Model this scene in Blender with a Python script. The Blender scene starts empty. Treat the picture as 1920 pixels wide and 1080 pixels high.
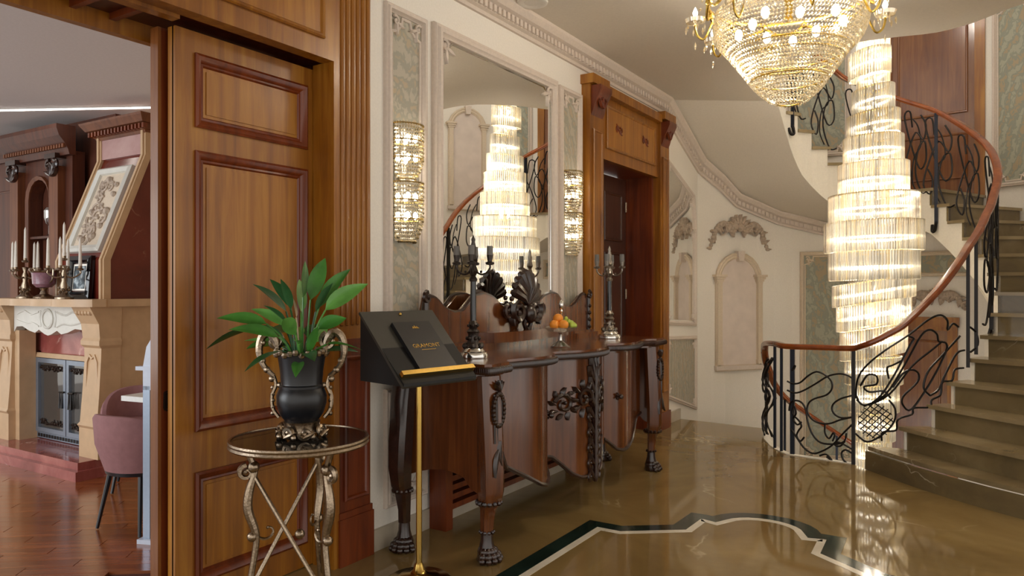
import bpy, bmesh, math, random
from mathutils import Vector, Matrix
from mathutils.geometry import tessellate_polygon
PI = math.pi
rnd = random.Random(7)
scene = bpy.context.scene
COL = scene.collection

# ------------------------------------------------------------------ camera, world, large lights, exposure
F = 1400.0
CAMH = 1.3
UX, UZ = .5322, .8466
CAM = (2.5461, -2.7425)
cam_d = bpy.data.cameras.new('camera')
cam_d.sensor_width = 36.0
cam_d.lens = 36.0 * F / 1920.0
cam_d.clip_start = 0.05
cam_o = bpy.data.objects.new('camera', cam_d)
COL.objects.link(cam_o)
cam_o.location = (CAM[0], CAM[1], CAMH)
cam_o.rotation_euler = (PI / 2, 0, math.atan2(UX, UZ))
scene.camera = cam_o

world = bpy.data.worlds.new('world')
scene.world = world
world.use_nodes = True
bg = world.node_tree.nodes['Background']
bg.inputs[0].default_value = (1.0, .95, .88, 1)
bg.inputs[1].default_value = 1.05

def area_light(name, loc, rot, sx, sy, energy, color):
    l = bpy.data.lights.new(name, 'AREA')
    l.shape = 'RECTANGLE'; l.size = sx; l.size_y = sy
    l.energy = energy; l.color = color
    o = bpy.data.objects.new(name, l)
    COL.objects.link(o)
    o.location = loc; o.rotation_euler = rot
    return o
# daylight entering the parlour through its windows (far side of that room)
area_light('parlour_window_daylight', (-3.4, -4.6, 1.6), (math.radians(90), 0, 0), 3.6, 2.2, 80, (.86, .93, 1.0))

scene.view_settings.view_transform = 'Standard'
scene.view_settings.look = 'None'
scene.view_settings.gamma = 1.0
scene.view_settings.use_curve_mapping = False
scene.view_settings.exposure = 0.45

# ------------------------------------------------------------------ coordinate helpers (photo geometry -> place)
def c2w(x, z):
    vx, vz = x + .696, z - 3.677
    return (UZ * vx - UX * vz, UX * vx + UZ * vz)
def at(px, py, z):
    a = (px - 960) / F
    X, Y = c2w(a * z, z)
    return (X, Y, CAMH + (540 - py) / F * z)
def lerp_table(tab, t):
    if t <= tab[0][0]: return tab[0][1]
    for (a, va), (b, vb) in zip(tab, tab[1:]):
        if t <= b:
            k = (t - a) / (b - a)
            return va + (vb - va) * k
    return tab[-1][1]

# ------------------------------------------------------------------ mesh builder
class MB:
    def __init__(s): s.v = []; s.f = []
    def add(s, vs, fs):
        n = len(s.v); s.v.extend([tuple(p) for p in vs]); s.f.extend([tuple(i + n for i in f) for f in fs]); return s
    def box(s, x0, x1, y0, y1, z0, z1, fr=None):
        vs = [(x, y, z) for x in (x0, x1) for y in (y0, y1) for z in (z0, z1)]
        if fr: vs = [fr(*p) for p in vs]
        return s.add(vs, [(0, 1, 3, 2), (4, 6, 7, 5), (0, 4, 5, 1), (2, 3, 7, 6), (0, 2, 6, 4), (1, 5, 7, 3)])
    def prism(s, poly, c0, c1, fr):
        n = len(poly)
        vs = [fr(a, b, c0) for a, b in poly] + [fr(a, b, c1) for a, b in poly]
        fs = [(i, (i + 1) % n, n + (i + 1) % n, n + i) for i in range(n)]
        tris = tessellate_polygon([[Vector((a, b, 0)) for a, b in poly]])
        for t in tris: fs.append(tuple(t)); fs.append(tuple(n + i for i in reversed(t)))
        return s.add(vs, fs)
    def poly(s, pts3, flat=None):
        tris = tessellate_polygon([[Vector(p) for p in (flat or pts3)]])
        return s.add(pts3, [tuple(t) for t in tris])
    def loft(s, rings, closed=True, cap=True):
        n = len(rings[0]); vs = [p for r in rings for p in r]; fs = []
        for i in range(len(rings) - 1):
            for j in range(n if closed else n - 1):
                k = (j + 1) % n
                fs.append((i * n + j, i * n + k, (i + 1) * n + k, (i + 1) * n + j))
        if cap and closed:
            fs.append(tuple(range(n))); fs.append(tuple((len(rings) - 1) * n + j for j in reversed(range(n))))
        return s.add(vs, fs)
    def tube(s, pts, r, n=6, closed=False):
        P = [Vector(p) for p in pts]; m = len(P); rings = []; prev = None
        for i in range(m):
            if closed: t = P[(i + 1) % m] - P[(i - 1) % m]
            else: t = P[min(i + 1, m - 1)] - P[max(i - 1, 0)]
            if t.length < 1e-9: t = Vector((0, 0, 1))
            t.normalize()
            if prev is None:
                ref = Vector((0, 0, 1)) if abs(t.z) < .9 else Vector((1, 0, 0))
                u = t.cross(ref).normalized()
            else:
                u = prev - t * prev.dot(t)
                u = u.normalized() if u.length > 1e-6 else t.orthogonal().normalized()
            prev = u; w = t.cross(u)
            rr = r[i] if isinstance(r, (list, tuple)) else r
            rings.append([P[i] + (u * math.cos(2 * PI * j / n) + w * math.sin(2 * PI * j / n)) * rr for j in range(n)])
        if closed:
            rings.append(rings[0]); return s.loft(rings, True, False)
        return s.loft(rings, True, True)
    def lathe(s, prof, cx=0, cy=0, n=20, a0=0, a1=2 * PI, sx=1, sy=1):
        full = abs(a1 - a0 - 2 * PI) < 1e-6
        m = n if full else n + 1
        rings = [[(cx + r * sx * math.cos(a0 + (a1 - a0) * j / n), cy + r * sy * math.sin(a0 + (a1 - a0) * j / n), z) for j in range(m)] for r, z in prof]
        return s.loft(rings, full, full)
    def ball(s, c, r, nu=8, nv=5, sc=(1, 1, 1)):
        rings = []
        for i in range(nv + 1):
            a = PI * i / nv; rr = max(math.sin(a), .02)
            rings.append([(c[0] + r * sc[0] * rr * math.cos(2 * PI * j / nu), c[1] + r * sc[1] * rr * math.sin(2 * PI * j / nu), c[2] - r * sc[2] * math.cos(a)) for j in range(nu)])
        return s.loft(rings)
    def octa(s, c, r, rz=None):
        rz = rz or r; x, y, z = c
        return s.add([(x + r, y, z), (x, y + r, z), (x - r, y, z), (x, y - r, z), (x, y, z + rz), (x, y, z - rz)],
                     [(0, 1, 4), (1, 2, 4), (2, 3, 4), (3, 0, 4), (1, 0, 5), (2, 1, 5), (3, 2, 5), (0, 3, 5)])
    def molding(s, path, prof, fr, closed=True):
        """sweep prof [(outward, proud)] along a 2D path with mitred corners; left of travel is outward"""
        n = len(path); rings = []
        for i in range(n):
            p = Vector(path[i])
            a = Vector(path[(i - 1) % n]); b = Vector(path[(i + 1) % n])
            d0 = (p - a); d1 = (b - p)
            if not closed and i == 0: d0 = d1
            if not closed and i == n - 1: d1 = d0
            d0.normalize(); d1.normalize()
            n0 = Vector((-d0.y, d0.x)); n1 = Vector((-d1.y, d1.x))
            m = n0 + n1
            m = m / max(m.dot(n0), .3)
            rings.append([fr(p.x + m.x * o, p.y + m.y * o, c) for o, c in prof])
        if closed:
            rings.append(rings[0])
        return s.loft(rings, True, not closed)
    def build(s, name, mat, parent=None, smooth=True, kind=None, label=None):
        me = bpy.data.meshes.new(name)
        me.from_pydata(s.v, [], s.f)
        bm = bmesh.new(); bm.from_mesh(me)
        bmesh.ops.recalc_face_normals(bm, faces=bm.faces[:])
        bm.to_mesh(me); bm.free()
        if smooth:
            me.polygons.foreach_set('use_smooth', [True] * len(me.polygons))
            me.set_sharp_from_angle(angle=math.radians(38))
        me.materials.append(MAT[mat] if isinstance(mat, str) else mat)
        return mkobj(name, me, parent, kind, label)

WLOC = {}
def mkobj(name, data, parent=None, kind=None, label=None):
    o = bpy.data.objects.new(name, data); COL.objects.link(o)
    if parent is not None:
        o.parent = parent
        b = WLOC.get(parent.name, (0, 0, 0))
        o.location = (-b[0], -b[1], -b[2])
        # parts are built in place coordinates, so sub-parts need no offset
    if kind: o['kind'] = kind
    if label: o['label'] = label
    return o
def thing(name, loc, label, cat, group=None):
    o = bpy.data.objects.new(name, None); COL.objects.link(o)
    o.empty_display_size = .1
    o.location = loc; o['label'] = label; o['category'] = cat
    if group: o['group'] = group
    WLOC[o.name] = tuple(loc)
    return o
def tag(o, label, cat, group=None):
    o['label'] = label; o['category'] = cat
    if group: o['group'] = group
    return o
def setting(name, loc=(0, 0, 0), label=None):
    o = bpy.data.objects.new(name, None); COL.objects.link(o)
    o.empty_display_size = .1
    o.location = loc; o['kind'] = 'structure'; WLOC[o.name] = tuple(loc)
    if label: o['label'] = label
    return o
def local_part(name, mesh, parent, loc, rz=0, rot=None):
    """instance of shared mesh data under a parent, at place coordinates"""
    o = bpy.data.objects.new(name, mesh); COL.objects.link(o)
    o.parent = parent; b = WLOC.get(parent.name, (0, 0, 0))
    o.location = (loc[0] - b[0], loc[1] - b[1], loc[2] - b[2])
    o.rotation_euler = rot if rot else (0, 0, rz)
    return o
def mesh_of(mb, name, mat):
    o = mb.build(name, mat); me = o.data
    bpy.data.objects.remove(o)
    return me
def smooth_path(pts, sub=4, closed=False):
    """Catmull-Rom"""
    P = [Vector(p) for p in pts]; n = len(P); out = []
    rng = range(n) if closed else range(n - 1)
    for i in rng:
        p0 = P[(i - 1) % n] if (closed or i > 0) else P[0]
        p1 = P[i]; p2 = P[(i + 1) % n]
        p3 = P[(i + 2) % n] if (closed or i + 2 < n) else P[-1]
        for k in range(sub):
            t = k / sub
            out.append(.5 * ((2 * p1) + (p2 - p0) * t + (2 * p0 - 5 * p1 + 4 * p2 - p3) * t * t + (3 * p1 - p0 - 3 * p2 + p3) * t ** 3))
    if not closed: out.append(P[-1])
    return out
FW = lambda a, b, c: (c, a, b)            # mirror wall: a along the wall, b up, c proud
def FP(o, ang):                            # vertical plane through o, tangent angle ang; c proud = left of tangent
    t = (math.cos(ang), math.sin(ang)); nn = (-t[1], t[0])
    return lambda a, b, c: (o[0] + t[0] * a + nn[0] * c, o[1] + t[1] * a + nn[1] * c, o[2] + b)
def rect(a0, a1, b0, b1):                  # clockwise so that left of travel is outward
    return [(a0, b0), (a0, b1), (a1, b1), (a1, b0)]
def chamfer_rect(a0, a1, b0, b1, c, n=3, scoop=True):
    out = []
    for (ca, cb, s, e) in ((a0, b1, 270, 360), (a1, b1, 180, 270), (a1, b0, 90, 180), (a0, b0, 0, 90)):
        arc = [(ca + c * math.cos(math.radians(s + (e - s) * k / n)), cb + c * math.sin(math.radians(s + (e - s) * k / n))) for k in range(n + 1)]
        out += arc
    # order: start bottom-left going up => rotate and orient clockwise
    out = []
    def arc(ca, cb, s, e): return [(ca + c * math.cos(math.radians(s + (e - s) * k / n)), cb + c * math.sin(math.radians(s + (e - s) * k / n))) for k in range(n + 1)]
    out += arc(a0, b0, 0, 90)      # bottom-left: from (a0+c,b0) to (a0,b0+c)
    out += arc(a0, b1, -90, 0)     # top-left: (a0,b1-c) to (a0+c,b1)
    out += arc(a1, b1, 180, 270)   # top-right
    out += arc(a1, b0, 90, 180)    # bottom-right
    return out
def spiral(mb, fr, cx, cy, r0, turns, a0, dirn, tube_r, c=0.012, n=16):
    pts = []; rr = []
    for k in range(n + 1):
        t = k / n; a = a0 + dirn * turns * 2 * PI * t; r = r0 * (1 - .82 * t)
        pts.append(fr(cx + r * math.cos(a), cy + r * math.sin(a), c)); rr.append(tube_r * (1 - .55 * t))
    mb.tube(pts, rr, 5)
    mb.ball(pts[-1], tube_r * .9, 6, 4)
def leafpad(mb, fr, x0, y0, ang, L, w, c=.012, th=.01):
    """a carved leaf: pointed pad with a raised spine"""
    ca, sa = math.cos(ang), math.sin(ang)
    rows = []
    for k in range(6):
        t = k / 5; hw = w * math.sin(PI * min(.97, .12 + .85 * t)) * .5
        bend = .25 * L * t * t
        cx, cy = x0 + ca * L * t - sa * bend * .4, y0 + sa * L * t + ca * bend * .4
        rows.append([fr(cx - sa * hw * q, cy + ca * hw * q, c + th * (1 - q * q) + (0 if abs(q) < 1 else -c * .8)) for q in (-1, -.5, 0, .5, 1)])
    mb.loft(rows, False, False)

# ------------------------------------------------------------------ materials
MAT = {}
def newmat(name):
    m = bpy.data.materials.new(name); m.use_nodes = True
    nt = m.node_tree; b = nt.nodes['Principled BSDF']; MAT[name] = m
    return m, nt, b
def node(nt, t, **kw):
    n = nt.nodes.new(t)
    for k, v in kw.items():
        if k.startswith('i_'): n.inputs[k[2:].replace('_', ' ')].default_value = v
        else: setattr(n, k, v)
    return n
def ramp(nt, stops):
    r = nt.nodes.new('ShaderNodeValToRGB'); e = r.color_ramp.elements
    while len(e) < len(stops): e.new(.5)
    for i, (p, c) in enumerate(stops):
        e[i].position = p; e[i].color = (*c, 1)
    return r
def srgb(h):
    h = h.lstrip('#'); v = [int(h[i:i + 2], 16) / 255 for i in (0, 2, 4)]
    return tuple(x / 12.92 if x <= .04045 else ((x + .055) / 1.055) ** 2.4 for x in v)
def plain(name, col, rough=.5, metal=0, bump=0, bscale=60, coat=0, vary=.0, spec=None):
    m, nt, b = newmat(name)
    c = srgb(col)
    b.inputs['Roughness'].default_value = rough; b.inputs['Metallic'].default_value = metal
    b.inputs['Coat Weight'].default_value = coat
    if spec is not None: b.inputs['Specular IOR Level'].default_value = spec
    tc = node(nt, 'ShaderNodeTexCoord')
    nz = node(nt, 'ShaderNodeTexNoise', i_Scale=bscale, i_Detail=4.0)
    nt.links.new(tc.outputs['Object'], nz.inputs['Vector'])
    v = max(vary, .04)
    r = ramp(nt, [(.25, tuple(x * (1 - v) for x in c)), (.75, tuple(min(1, x * (1 + v)) for x in c))])
    nt.links.new(nz.outputs['Fac'], r.inputs['Fac']); nt.links.new(r.outputs['Color'], b.inputs['Base Color'])
    if bump:
        bp = node(nt, 'ShaderNodeBump', i_Strength=bump, i_Distance=.004)
        nt.links.new(nz.outputs['Fac'], bp.inputs['Height']); nt.links.new(bp.outputs['Normal'], b.inputs['Normal'])
    return m
def wood(name, dark, mid, light, stretch=(14, 14, .8), rough=.28, coat=.35, rnd_obj=0.0):
    m, nt, b = newmat(name)
    tc = node(nt, 'ShaderNodeTexCoord'); mp = node(nt, 'ShaderNodeMapping')
    mp.inputs['Scale'].default_value = stretch
    nt.links.new(tc.outputs['Object'], mp.inputs['Vector'])
    nz = node(nt, 'ShaderNodeTexNoise', i_Scale=1.6, i_Detail=8.0, i_Roughness=.62, i_Distortion=.6)
    nt.links.new(mp.outputs['Vector'], nz.inputs['Vector'])
    big = node(nt, 'ShaderNodeTexNoise', i_Scale=2.2, i_Detail=2.0)
    nt.links.new(tc.outputs['Object'], big.inputs['Vector'])
    mx = node(nt, 'ShaderNodeMix', data_type='FLOAT'); mx.inputs[0].default_value = .35
    nt.links.new(nz.outputs['Fac'], mx.inputs[2]); nt.links.new(big.outputs['Fac'], mx.inputs[3])
    r = ramp(nt, [(.3, srgb(dark)), (.5, srgb(mid)), (.7, srgb(light))])
    nt.links.new(mx.outputs[0], r.inputs['Fac'])
    out = r.outputs['Color']
    if rnd_obj:
        oi = node(nt, 'ShaderNodeObjectInfo')
        mr = node(nt, 'ShaderNodeMapRange'); mr.inputs[3].default_value = 1 - rnd_obj; mr.inputs[4].default_value = 1 + rnd_obj
        nt.links.new(oi.outputs['Random'], mr.inputs[0])
        hs = node(nt, 'ShaderNodeHueSaturation'); nt.links.new(mr.outputs[0], hs.inputs['Value'])
        nt.links.new(out, hs.inputs['Color']); out = hs.outputs['Color']
    nt.links.new(out, b.inputs['Base Color'])
    b.inputs['Roughness'].default_value = rough
    b.inputs['Coat Weight'].default_value = coat; b.inputs['Coat Roughness'].default_value = .15
    return m
def marble(name, dark, mid, light, vein, scale=1.3, rough=.08, veinw=.012):
    m, nt, b = newmat(name)
    tc = node(nt, 'ShaderNodeTexCoord')
    n1 = node(nt, 'ShaderNodeTexNoise', i_Scale=scale, i_Detail=9.0, i_Roughness=.6, i_Distortion=.8)
    nt.links.new(tc.outputs['Object'], n1.inputs['Vector'])
    r = ramp(nt, [(.3, srgb(dark)), (.5, srgb(mid)), (.72, srgb(light))])
    nt.links.new(n1.outputs['Fac'], r.inputs['Fac'])
    n2 = node(nt, 'ShaderNodeTexNoise', i_Scale=scale * .8, i_Detail=5.0, i_Roughness=.55, i_Distortion=.25)
    mp = node(nt, 'ShaderNodeMapping'); mp.inputs['Location'].default_value = (3.1, 7.7, 1.3)
    nt.links.new(tc.outputs['Object'], mp.inputs['Vector']); nt.links.new(mp.outputs['Vector'], n2.inputs['Vector'])
    sb = node(nt, 'ShaderNodeMath', operation='SUBTRACT'); sb.inputs[1].default_value = .5
    nt.links.new(n2.outputs['Fac'], sb.inputs[0])
    ab = node(nt, 'ShaderNodeMath', operation='ABSOLUTE'); nt.links.new(sb.outputs[0], ab.inputs[0])
    vr = ramp(nt, [(0, (1, 1, 1)), (veinw, (0, 0, 0))]); nt.links.new(ab.outputs[0], vr.inputs['Fac'])
    n3 = node(nt, 'ShaderNodeTexNoise', i_Scale=scale * 2.1, i_Detail=1.0)
    nt.links.new(tc.outputs['Object'], n3.inputs['Vector'])
    gate = ramp(nt, [(.54, (0, 0, 0)), (.7, (.75, .75, .75))]); nt.links.new(n3.outputs['Fac'], gate.inputs['Fac'])
    mu = node(nt, 'ShaderNodeMath', operation='MULTIPLY')
    nt.links.new(vr.outputs['Color'], mu.inputs[0]); nt.links.new(gate.outputs['Color'], mu.inputs[1])
    mx = node(nt, 'ShaderNodeMix', data_type='RGBA'); mx.inputs[7].default_value = (*srgb(vein), 1)
    nt.links.new(mu.outputs[0], mx.inputs[0]); nt.links.new(r.outputs['Color'], mx.inputs[6])
    nt.links.new(mx.outputs[2], b.inputs['Base Color'])
    b.inputs['Roughness'].default_value = rough
    return m
def damask(name, base, fig, warm):
    m, nt, b = newmat(name)
    tc = node(nt, 'ShaderNodeTexCoord'); mp = node(nt, 'ShaderNodeMapping'); mp.inputs['Scale'].default_value = (6, 6, 4)
    nt.links.new(tc.outputs['Object'], mp.inputs['Vector'])
    n1 = node(nt, 'ShaderNodeTexNoise', i_Scale=2.4, i_Detail=2.5, i_Distortion=2.2)
    nt.links.new(mp.outputs['Vector'], n1.inputs['Vector'])
    w = node(nt, 'ShaderNodeTexWave', wave_type='RINGS', i_Scale=.8, i_Distortion=9.0, i_Detail=2.0)
    nt.links.new(mp.outputs['Vector'], w.inputs['Vector'])
    ad = node(nt, 'ShaderNodeMath', operation='MULTIPLY_ADD'); ad.inputs[1].default_value = .35
    nt.links.new(w.outputs['Fac'], ad.inputs[0]); nt.links.new(n1.outputs['Fac'], ad.inputs[2])
    r = ramp(nt, [(.55, srgb(base)), (.62, srgb(fig)), (.78, srgb(fig)), (.84, srgb(warm))])
    nt.links.new(ad.outputs[0], r.inputs['Fac']); nt.links.new(r.outputs['Color'], b.inputs['Base Color'])
    b.inputs['Roughness'].default_value = .6
    return m
def emit(name, col, strength):
    m, nt, b = newmat(name)
    b.inputs['Base Color'].default_value = (*srgb(col), 1)
    b.inputs['Emission Color'].default_value = (*srgb(col), 1); b.inputs['Emission Strength'].default_value = strength
    return m
def crystal(name, tints, transp=.5, transl=.05, rough=.06, vs=(40, 40, .6)):
    """cut glass: lets light through, glints and glows from the lamps behind it; tint varies from piece to piece"""
    m, nt, b = newmat(name); nt.nodes.remove(b)
    out = nt.nodes['Material Output']
    tc = node(nt, 'ShaderNodeTexCoord'); mp = node(nt, 'ShaderNodeMapping'); mp.inputs['Scale'].default_value = vs
    nt.links.new(tc.outputs['Object'], mp.inputs['Vector'])
    nz = node(nt, 'ShaderNodeTexNoise', i_Scale=1.0, i_Detail=1.0); nt.links.new(mp.outputs['Vector'], nz.inputs['Vector'])
    r = ramp(nt, [(.36, srgb(tints[0])), (.5, srgb(tints[1])), (.66, srgb(tints[2]))]); nt.links.new(nz.outputs['Fac'], r.inputs['Fac'])
    t = node(nt, 'ShaderNodeBsdfTransparent'); g = node(nt, 'ShaderNodeBsdfGlossy'); g.inputs[1].default_value = rough
    tl = node(nt, 'ShaderNodeBsdfTranslucent')
    for q in (t, g, tl): nt.links.new(r.outputs['Color'], q.inputs[0])
    m1 = node(nt, 'ShaderNodeMixShader'); m1.inputs[0].default_value = transl / max(1e-3, 1 - transp)
    nt.links.new(g.outputs[0], m1.inputs[1]); nt.links.new(tl.outputs[0], m1.inputs[2])
    m2 = node(nt, 'ShaderNodeMixShader'); m2.inputs[0].default_value = transp
    nt.links.new(m1.outputs[0], m2.inputs[1]); nt.links.new(t.outputs[0], m2.inputs[2])
    nt.links.new(m2.outputs[0], out.inputs[0])
    return m
plain('wall_white', '#ece7de', .6, bump=.03, bscale=90)
plain('ceiling_white', '#ddd5c8', .65, bump=.03, bscale=70)
plain('string_white', '#ebe6da', .55)
plain('plaster', '#d6c9bd', .55, vary=.06, bump=.05)
plain('plaster_warm', '#d8c8b2', .55, vary=.06)
plain('plaster_pink', '#dccfc6', .55, vary=.08, bscale=8)
plain('ornament_plaster', '#b5a493', .6, vary=.25, bscale=45, bump=.2)
damask('damask', '#b6b0a0', '#a19e90', '#b4a58d')
damask('damask_green', '#a8a897', '#929688', '#aa9a7f')
wood('wood_honey', '#66380a', '#905812', '#b07a28', rough=.38, coat=.12)
wood('wood_amber', '#73430c', '#9c6216', '#ba832c', rough=.38, coat=.12)
wood('wood_red', '#471808', '#6c2d0e', '#883f16', rough=.36, coat=.12)
wood('wood_dark', '#2a0d07', '#45190d', '#5c2614', rough=.35, coat=.2)
wood('wood_brown_door', '#5c3014', '#7a4822', '#92602f', rough=.2, coat=.5)
wood('wood_umber', '#2c130a', '#42200f', '#542c17', rough=.35)
wood('mahogany', '#42200e', '#633517', '#7f4c25', rough=.2, coat=.6)
wood('carved_dark', '#170b07', '#2c160d', '#42241a', stretch=(30, 30, 30), rough=.28, coat=.5)
wood('parlour_wood', '#331208', '#4f2410', '#643218', rough=.55, coat=0)
wood('parlour_wood_light', '#4c2410', '#6b3a1c', '#824c28', rough=.55, coat=0)
wood('parquet', '#6e3416', '#94522a', '#ab683c', stretch=(1.5, 16, 16), rough=.2, coat=.5, rnd_obj=.14)
wood('rail_wood', '#6a3012', '#8a451c', '#a35a2a', stretch=(6, 6, 6), rough=.25, coat=.5)
marble('floor_marble', '#735d39', '#8d7549', '#a28a5c', '#d4c39a', .75, .06, .005)
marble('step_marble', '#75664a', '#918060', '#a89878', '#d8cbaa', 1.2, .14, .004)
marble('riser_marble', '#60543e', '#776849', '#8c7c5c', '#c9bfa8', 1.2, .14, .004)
marble('green_marble', '#15211d', '#1d2c26', '#2b3c34', '#4a5a50', 4, .1, .01)
marble('white_marble', '#cfc6b4', '#ddd5c4', '#e8e2d4', '#b9ad98', 3, .12, .01)
marble('red_marble', '#7b3a32', '#98504a', '#b87468', '#dcb5a8', 2.4, .12, .014)
marble('oxblood_marble', '#4c170f', '#66251a', '#7a3325', '#c09274', 1.5, .15, .008)
marble('rose_marble', '#a37a76', '#b8938e', '#c7a7a0', '#ead9d4', 1.6, .2, .014)
plain('skirting_stone', '#b5aa98', .3, vary=.1, bscale=12)
plain('cream_stone', '#c6a681', .4, vary=.08, bscale=14)
plain('white_stone', '#d9d8cf', .4, vary=.05, bscale=20)
plain('parlour_ceiling', '#dcd6d4', .6)
plain('iron', '#2b2827', .35, metal=.7, bump=.2)
plain('iron_blue', '#20242f', .35, metal=.6)
plain('brass', '#c9a85c', .2, metal=1)
plain('gold', '#d2b45c', .22, metal=1)
plain('antique_silver', '#9d8c78', .3, metal=1, bump=.3, bscale=120, vary=.3)
plain('silver', '#8e877f', .28, metal=1, bump=.3, bscale=140, vary=.3)
plain('bright_silver', '#d8d6d2', .12, metal=1)
plain('pewter_dark', '#4b4542', .35, metal=.9, bump=.3, bscale=140)
plain('black_gloss', '#0b0c10', .12, coat=.5)
plain('black_satin', '#14151a', .32)
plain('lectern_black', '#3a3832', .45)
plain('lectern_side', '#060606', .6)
plain('menu_cover', '#1b1a1c', .42)
plain('candle_wax', '#e8e2d6', .5)
plain('grey_wax', '#6d6a66', .45)
plain('velvet_pink', '#8f6566', .85, vary=.1, bscale=30)
plain('white_lacquer', '#e4e6e2', .3)
plain('pale_steel', '#c5cede', .35)
plain('steel_frame', '#8c97a6', .35, metal=.6)
plain('orange_peel', '#e8912b', .45, bump=.2, bscale=200)
plain('green_grape', '#a9bf4e', .3, vary=.15, bscale=50)
plain('leaf_green', '#3f7a2e', .35, vary=.35, bscale=14)
plain('leaf_dark', '#24512a', .35, vary=.3, bscale=14)
plain('leaf_light', '#5f9a46', .35, vary=.25, bscale=16)
plain('soil', '#2d2018', .9, bump=.5)
plain('flower_cream', '#d9c2a4', .5)
plain('plastic_white', '#e2ded6', .4)
plain('dark_bronze', '#33241c', .4, metal=.5)
m, nt, b = newmat('mirror_glass'); b.inputs['Metallic'].default_value = 1; b.inputs['Roughness'].default_value = .0; b.inputs['Base Color'].default_value = (.9, .9, .88, 1)
m, nt, b = newmat('table_glass'); b.inputs['Base Color'].default_value = (.02, .018, .016, 1); b.inputs['Roughness'].default_value = .05
m, nt, b = newmat('smoked_glass'); b.inputs['Base Color'].default_value = (.06, .055, .05, 1); b.inputs['Roughness'].default_value = .04; b.inputs['Specular IOR Level'].default_value = .9
crystal('crystal_rod', ('#cfccc6', '#fbfaf6', '#f1e7cf'), .33, .115, .18)
crystal('crystal_bead', ('#e4dcc6', '#fffdf8', '#f0e7d0'), .32, .07, .12, (60, 60, 60))
crystal('crystal_drop', ('#e8e4da', '#fffaf0', '#f4ead2'), .45, .08)
crystal('glass_clear', ('#f0f0ee', '#f4f4f2', '#f6f6f4'), .62, .08)
emit('lamp_ring', '#fff6e8', 7)
emit('bulb', '#fff4e0', 18)
emit('bulb_soft', '#fff4e2', 22)
emit('led_strip', '#fff6ea', 8)
# ------------------------------------------------------------------ stair geometry tables (degrees seen from the camera axis)
CC = c2w(3.1, 6.35)
ROT = math.degrees(math.atan2(UX, UZ))
RISE = .1585
ROUT = 1.93
RIN = [(-151, 1.08), (-124.6, 1.02), (-119, 1.13), (-107, 1.1), (-96, 1.07), (-78, .98), (-62, .9), (-47, .86), (-20, .87), (12, .90), (32, .91), (60, .98), (80, 1.03), (98, 1.03), (120, .98), (144, .90), (165, .90), (185, .95), (209, 1.08)]
def PT(th, r):
    a = math.radians(th + ROT)
    return (CC[0] + r * math.cos(a), CC[1] + r * math.sin(a))
def PIN(th, off=0.0): return PT(th, lerp_table(RIN, th) + off)
STEP_TH = {1: -119, 2: -107, 3: -97, 4: -88.5, 5: -77, 6: -64, 7: -47, 8: -34, 9: -22, 10: -9.7, 11: 2.6, 12: 14, 13: 24, 14: 34, 15: 70, 16: 80, 17: 89, 18: 98, 19: 107.5, 20: 117, 21: 127}
STEP_DIR = {1: (-72, 1.5), 2: (-71, 1.5), 3: (-69, 1.5), 4: (-65, 1.45), 5: (-58, 1.35), 6: (-52, 1.2)}
SOFFIT = [  # outer (x,y,z), inner (theta, z)
    ((0.0, 4.0, 3.08), (127, 3.08)), ((0.0, 4.5, 2.86), (122, 2.97)), ((*PT(126, 1.92), 2.66), (118, 2.84)), ((*PT(117, 1.92), 2.5), (112, 2.62)),
    ((*PT(110, 1.92), 2.32), (105, 2.42)), ((*PT(95, 1.92), 2.14), (90, 2.17)), ((*PT(80, 1.92), 2.02), (77, 2.06)), ((*PT(60, 1.92), 1.92), (60, 1.98)),
    ((*PT(40, 1.92), 1.82), (40, 1.88)), ((*PT(28, 1.92), 1.68), (28, 1.70)), ((*PT(10, 1.92), 1.4), (10, 1.42)), ((*PT(-20, 1.92), 1.02), (-20, 1.04)),
    ((*PT(-47, 1.92), .68), (-47, .7)), ((*PT(-64, 2.0), .4), (-64, .42)), ((*PT(-78, 2.1), .25), (-78, .27)), ((*PT(-90, 2.2), .06), (-92, .06))]
def soffit_in(th):
    return lerp_table(sorted((t, z) for _, (t, z) in SOFFIT), th)

# ------------------------------------------------------------------ floor of the foyer
P1 = c2w(2.53, 5.34)
def cdir(deg): a = math.radians(deg + ROT); return (math.cos(a), math.sin(a))
d1 = cdir(-72)
flo = [(-.36, -5.0), (7.5, -5.0), (7.5, 1.6), (P1[0] + d1[0] * 1.6, P1[1] + d1[1] * 1.6), (P1[0] + .0, P1[1] + .0)]
well_edge = [PIN(-122), c2w(2.52, 5.51), c2w(2.15, 5.83)] + [PIN(t) for t in (200, 192, 184, 176, 168, 160, 152, 144)]
flo += well_edge + [(0.0, 4.43), (-.36, 4.43)]
fl = MB().prism(flo, -.22, 0, lambda a, b, c: (a, b, c)).build('floor', 'floor_marble', smooth=False, kind='structure')
# white lip of the stairwell edge
e = [c2w(2.52, 5.51), c2w(2.15, 5.83)] + [PIN(t) for t in (200, 192, 184, 176, 168, 160, 152, 146)]
lip = MB()
fas = MB()
for i in range(len(e) - 1):
    a, b_ = Vector(e[i]), Vector(e[i + 1]); ca = (Vector(CC) - a).normalized() * .035; cb = (Vector(CC) - b_).normalized() * .035
    q = [(a - ca * .3), (b_ - cb * .3), (b_ + cb), (a + ca)]
    lip.prism([(p.x, p.y) for p in q], -.3, .006, lambda x, y, c: (x, y, c))
lip.build('stairwell_edge', 'string_white', fl, smooth=False, label='white edge strip of the stairwell opening')

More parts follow.
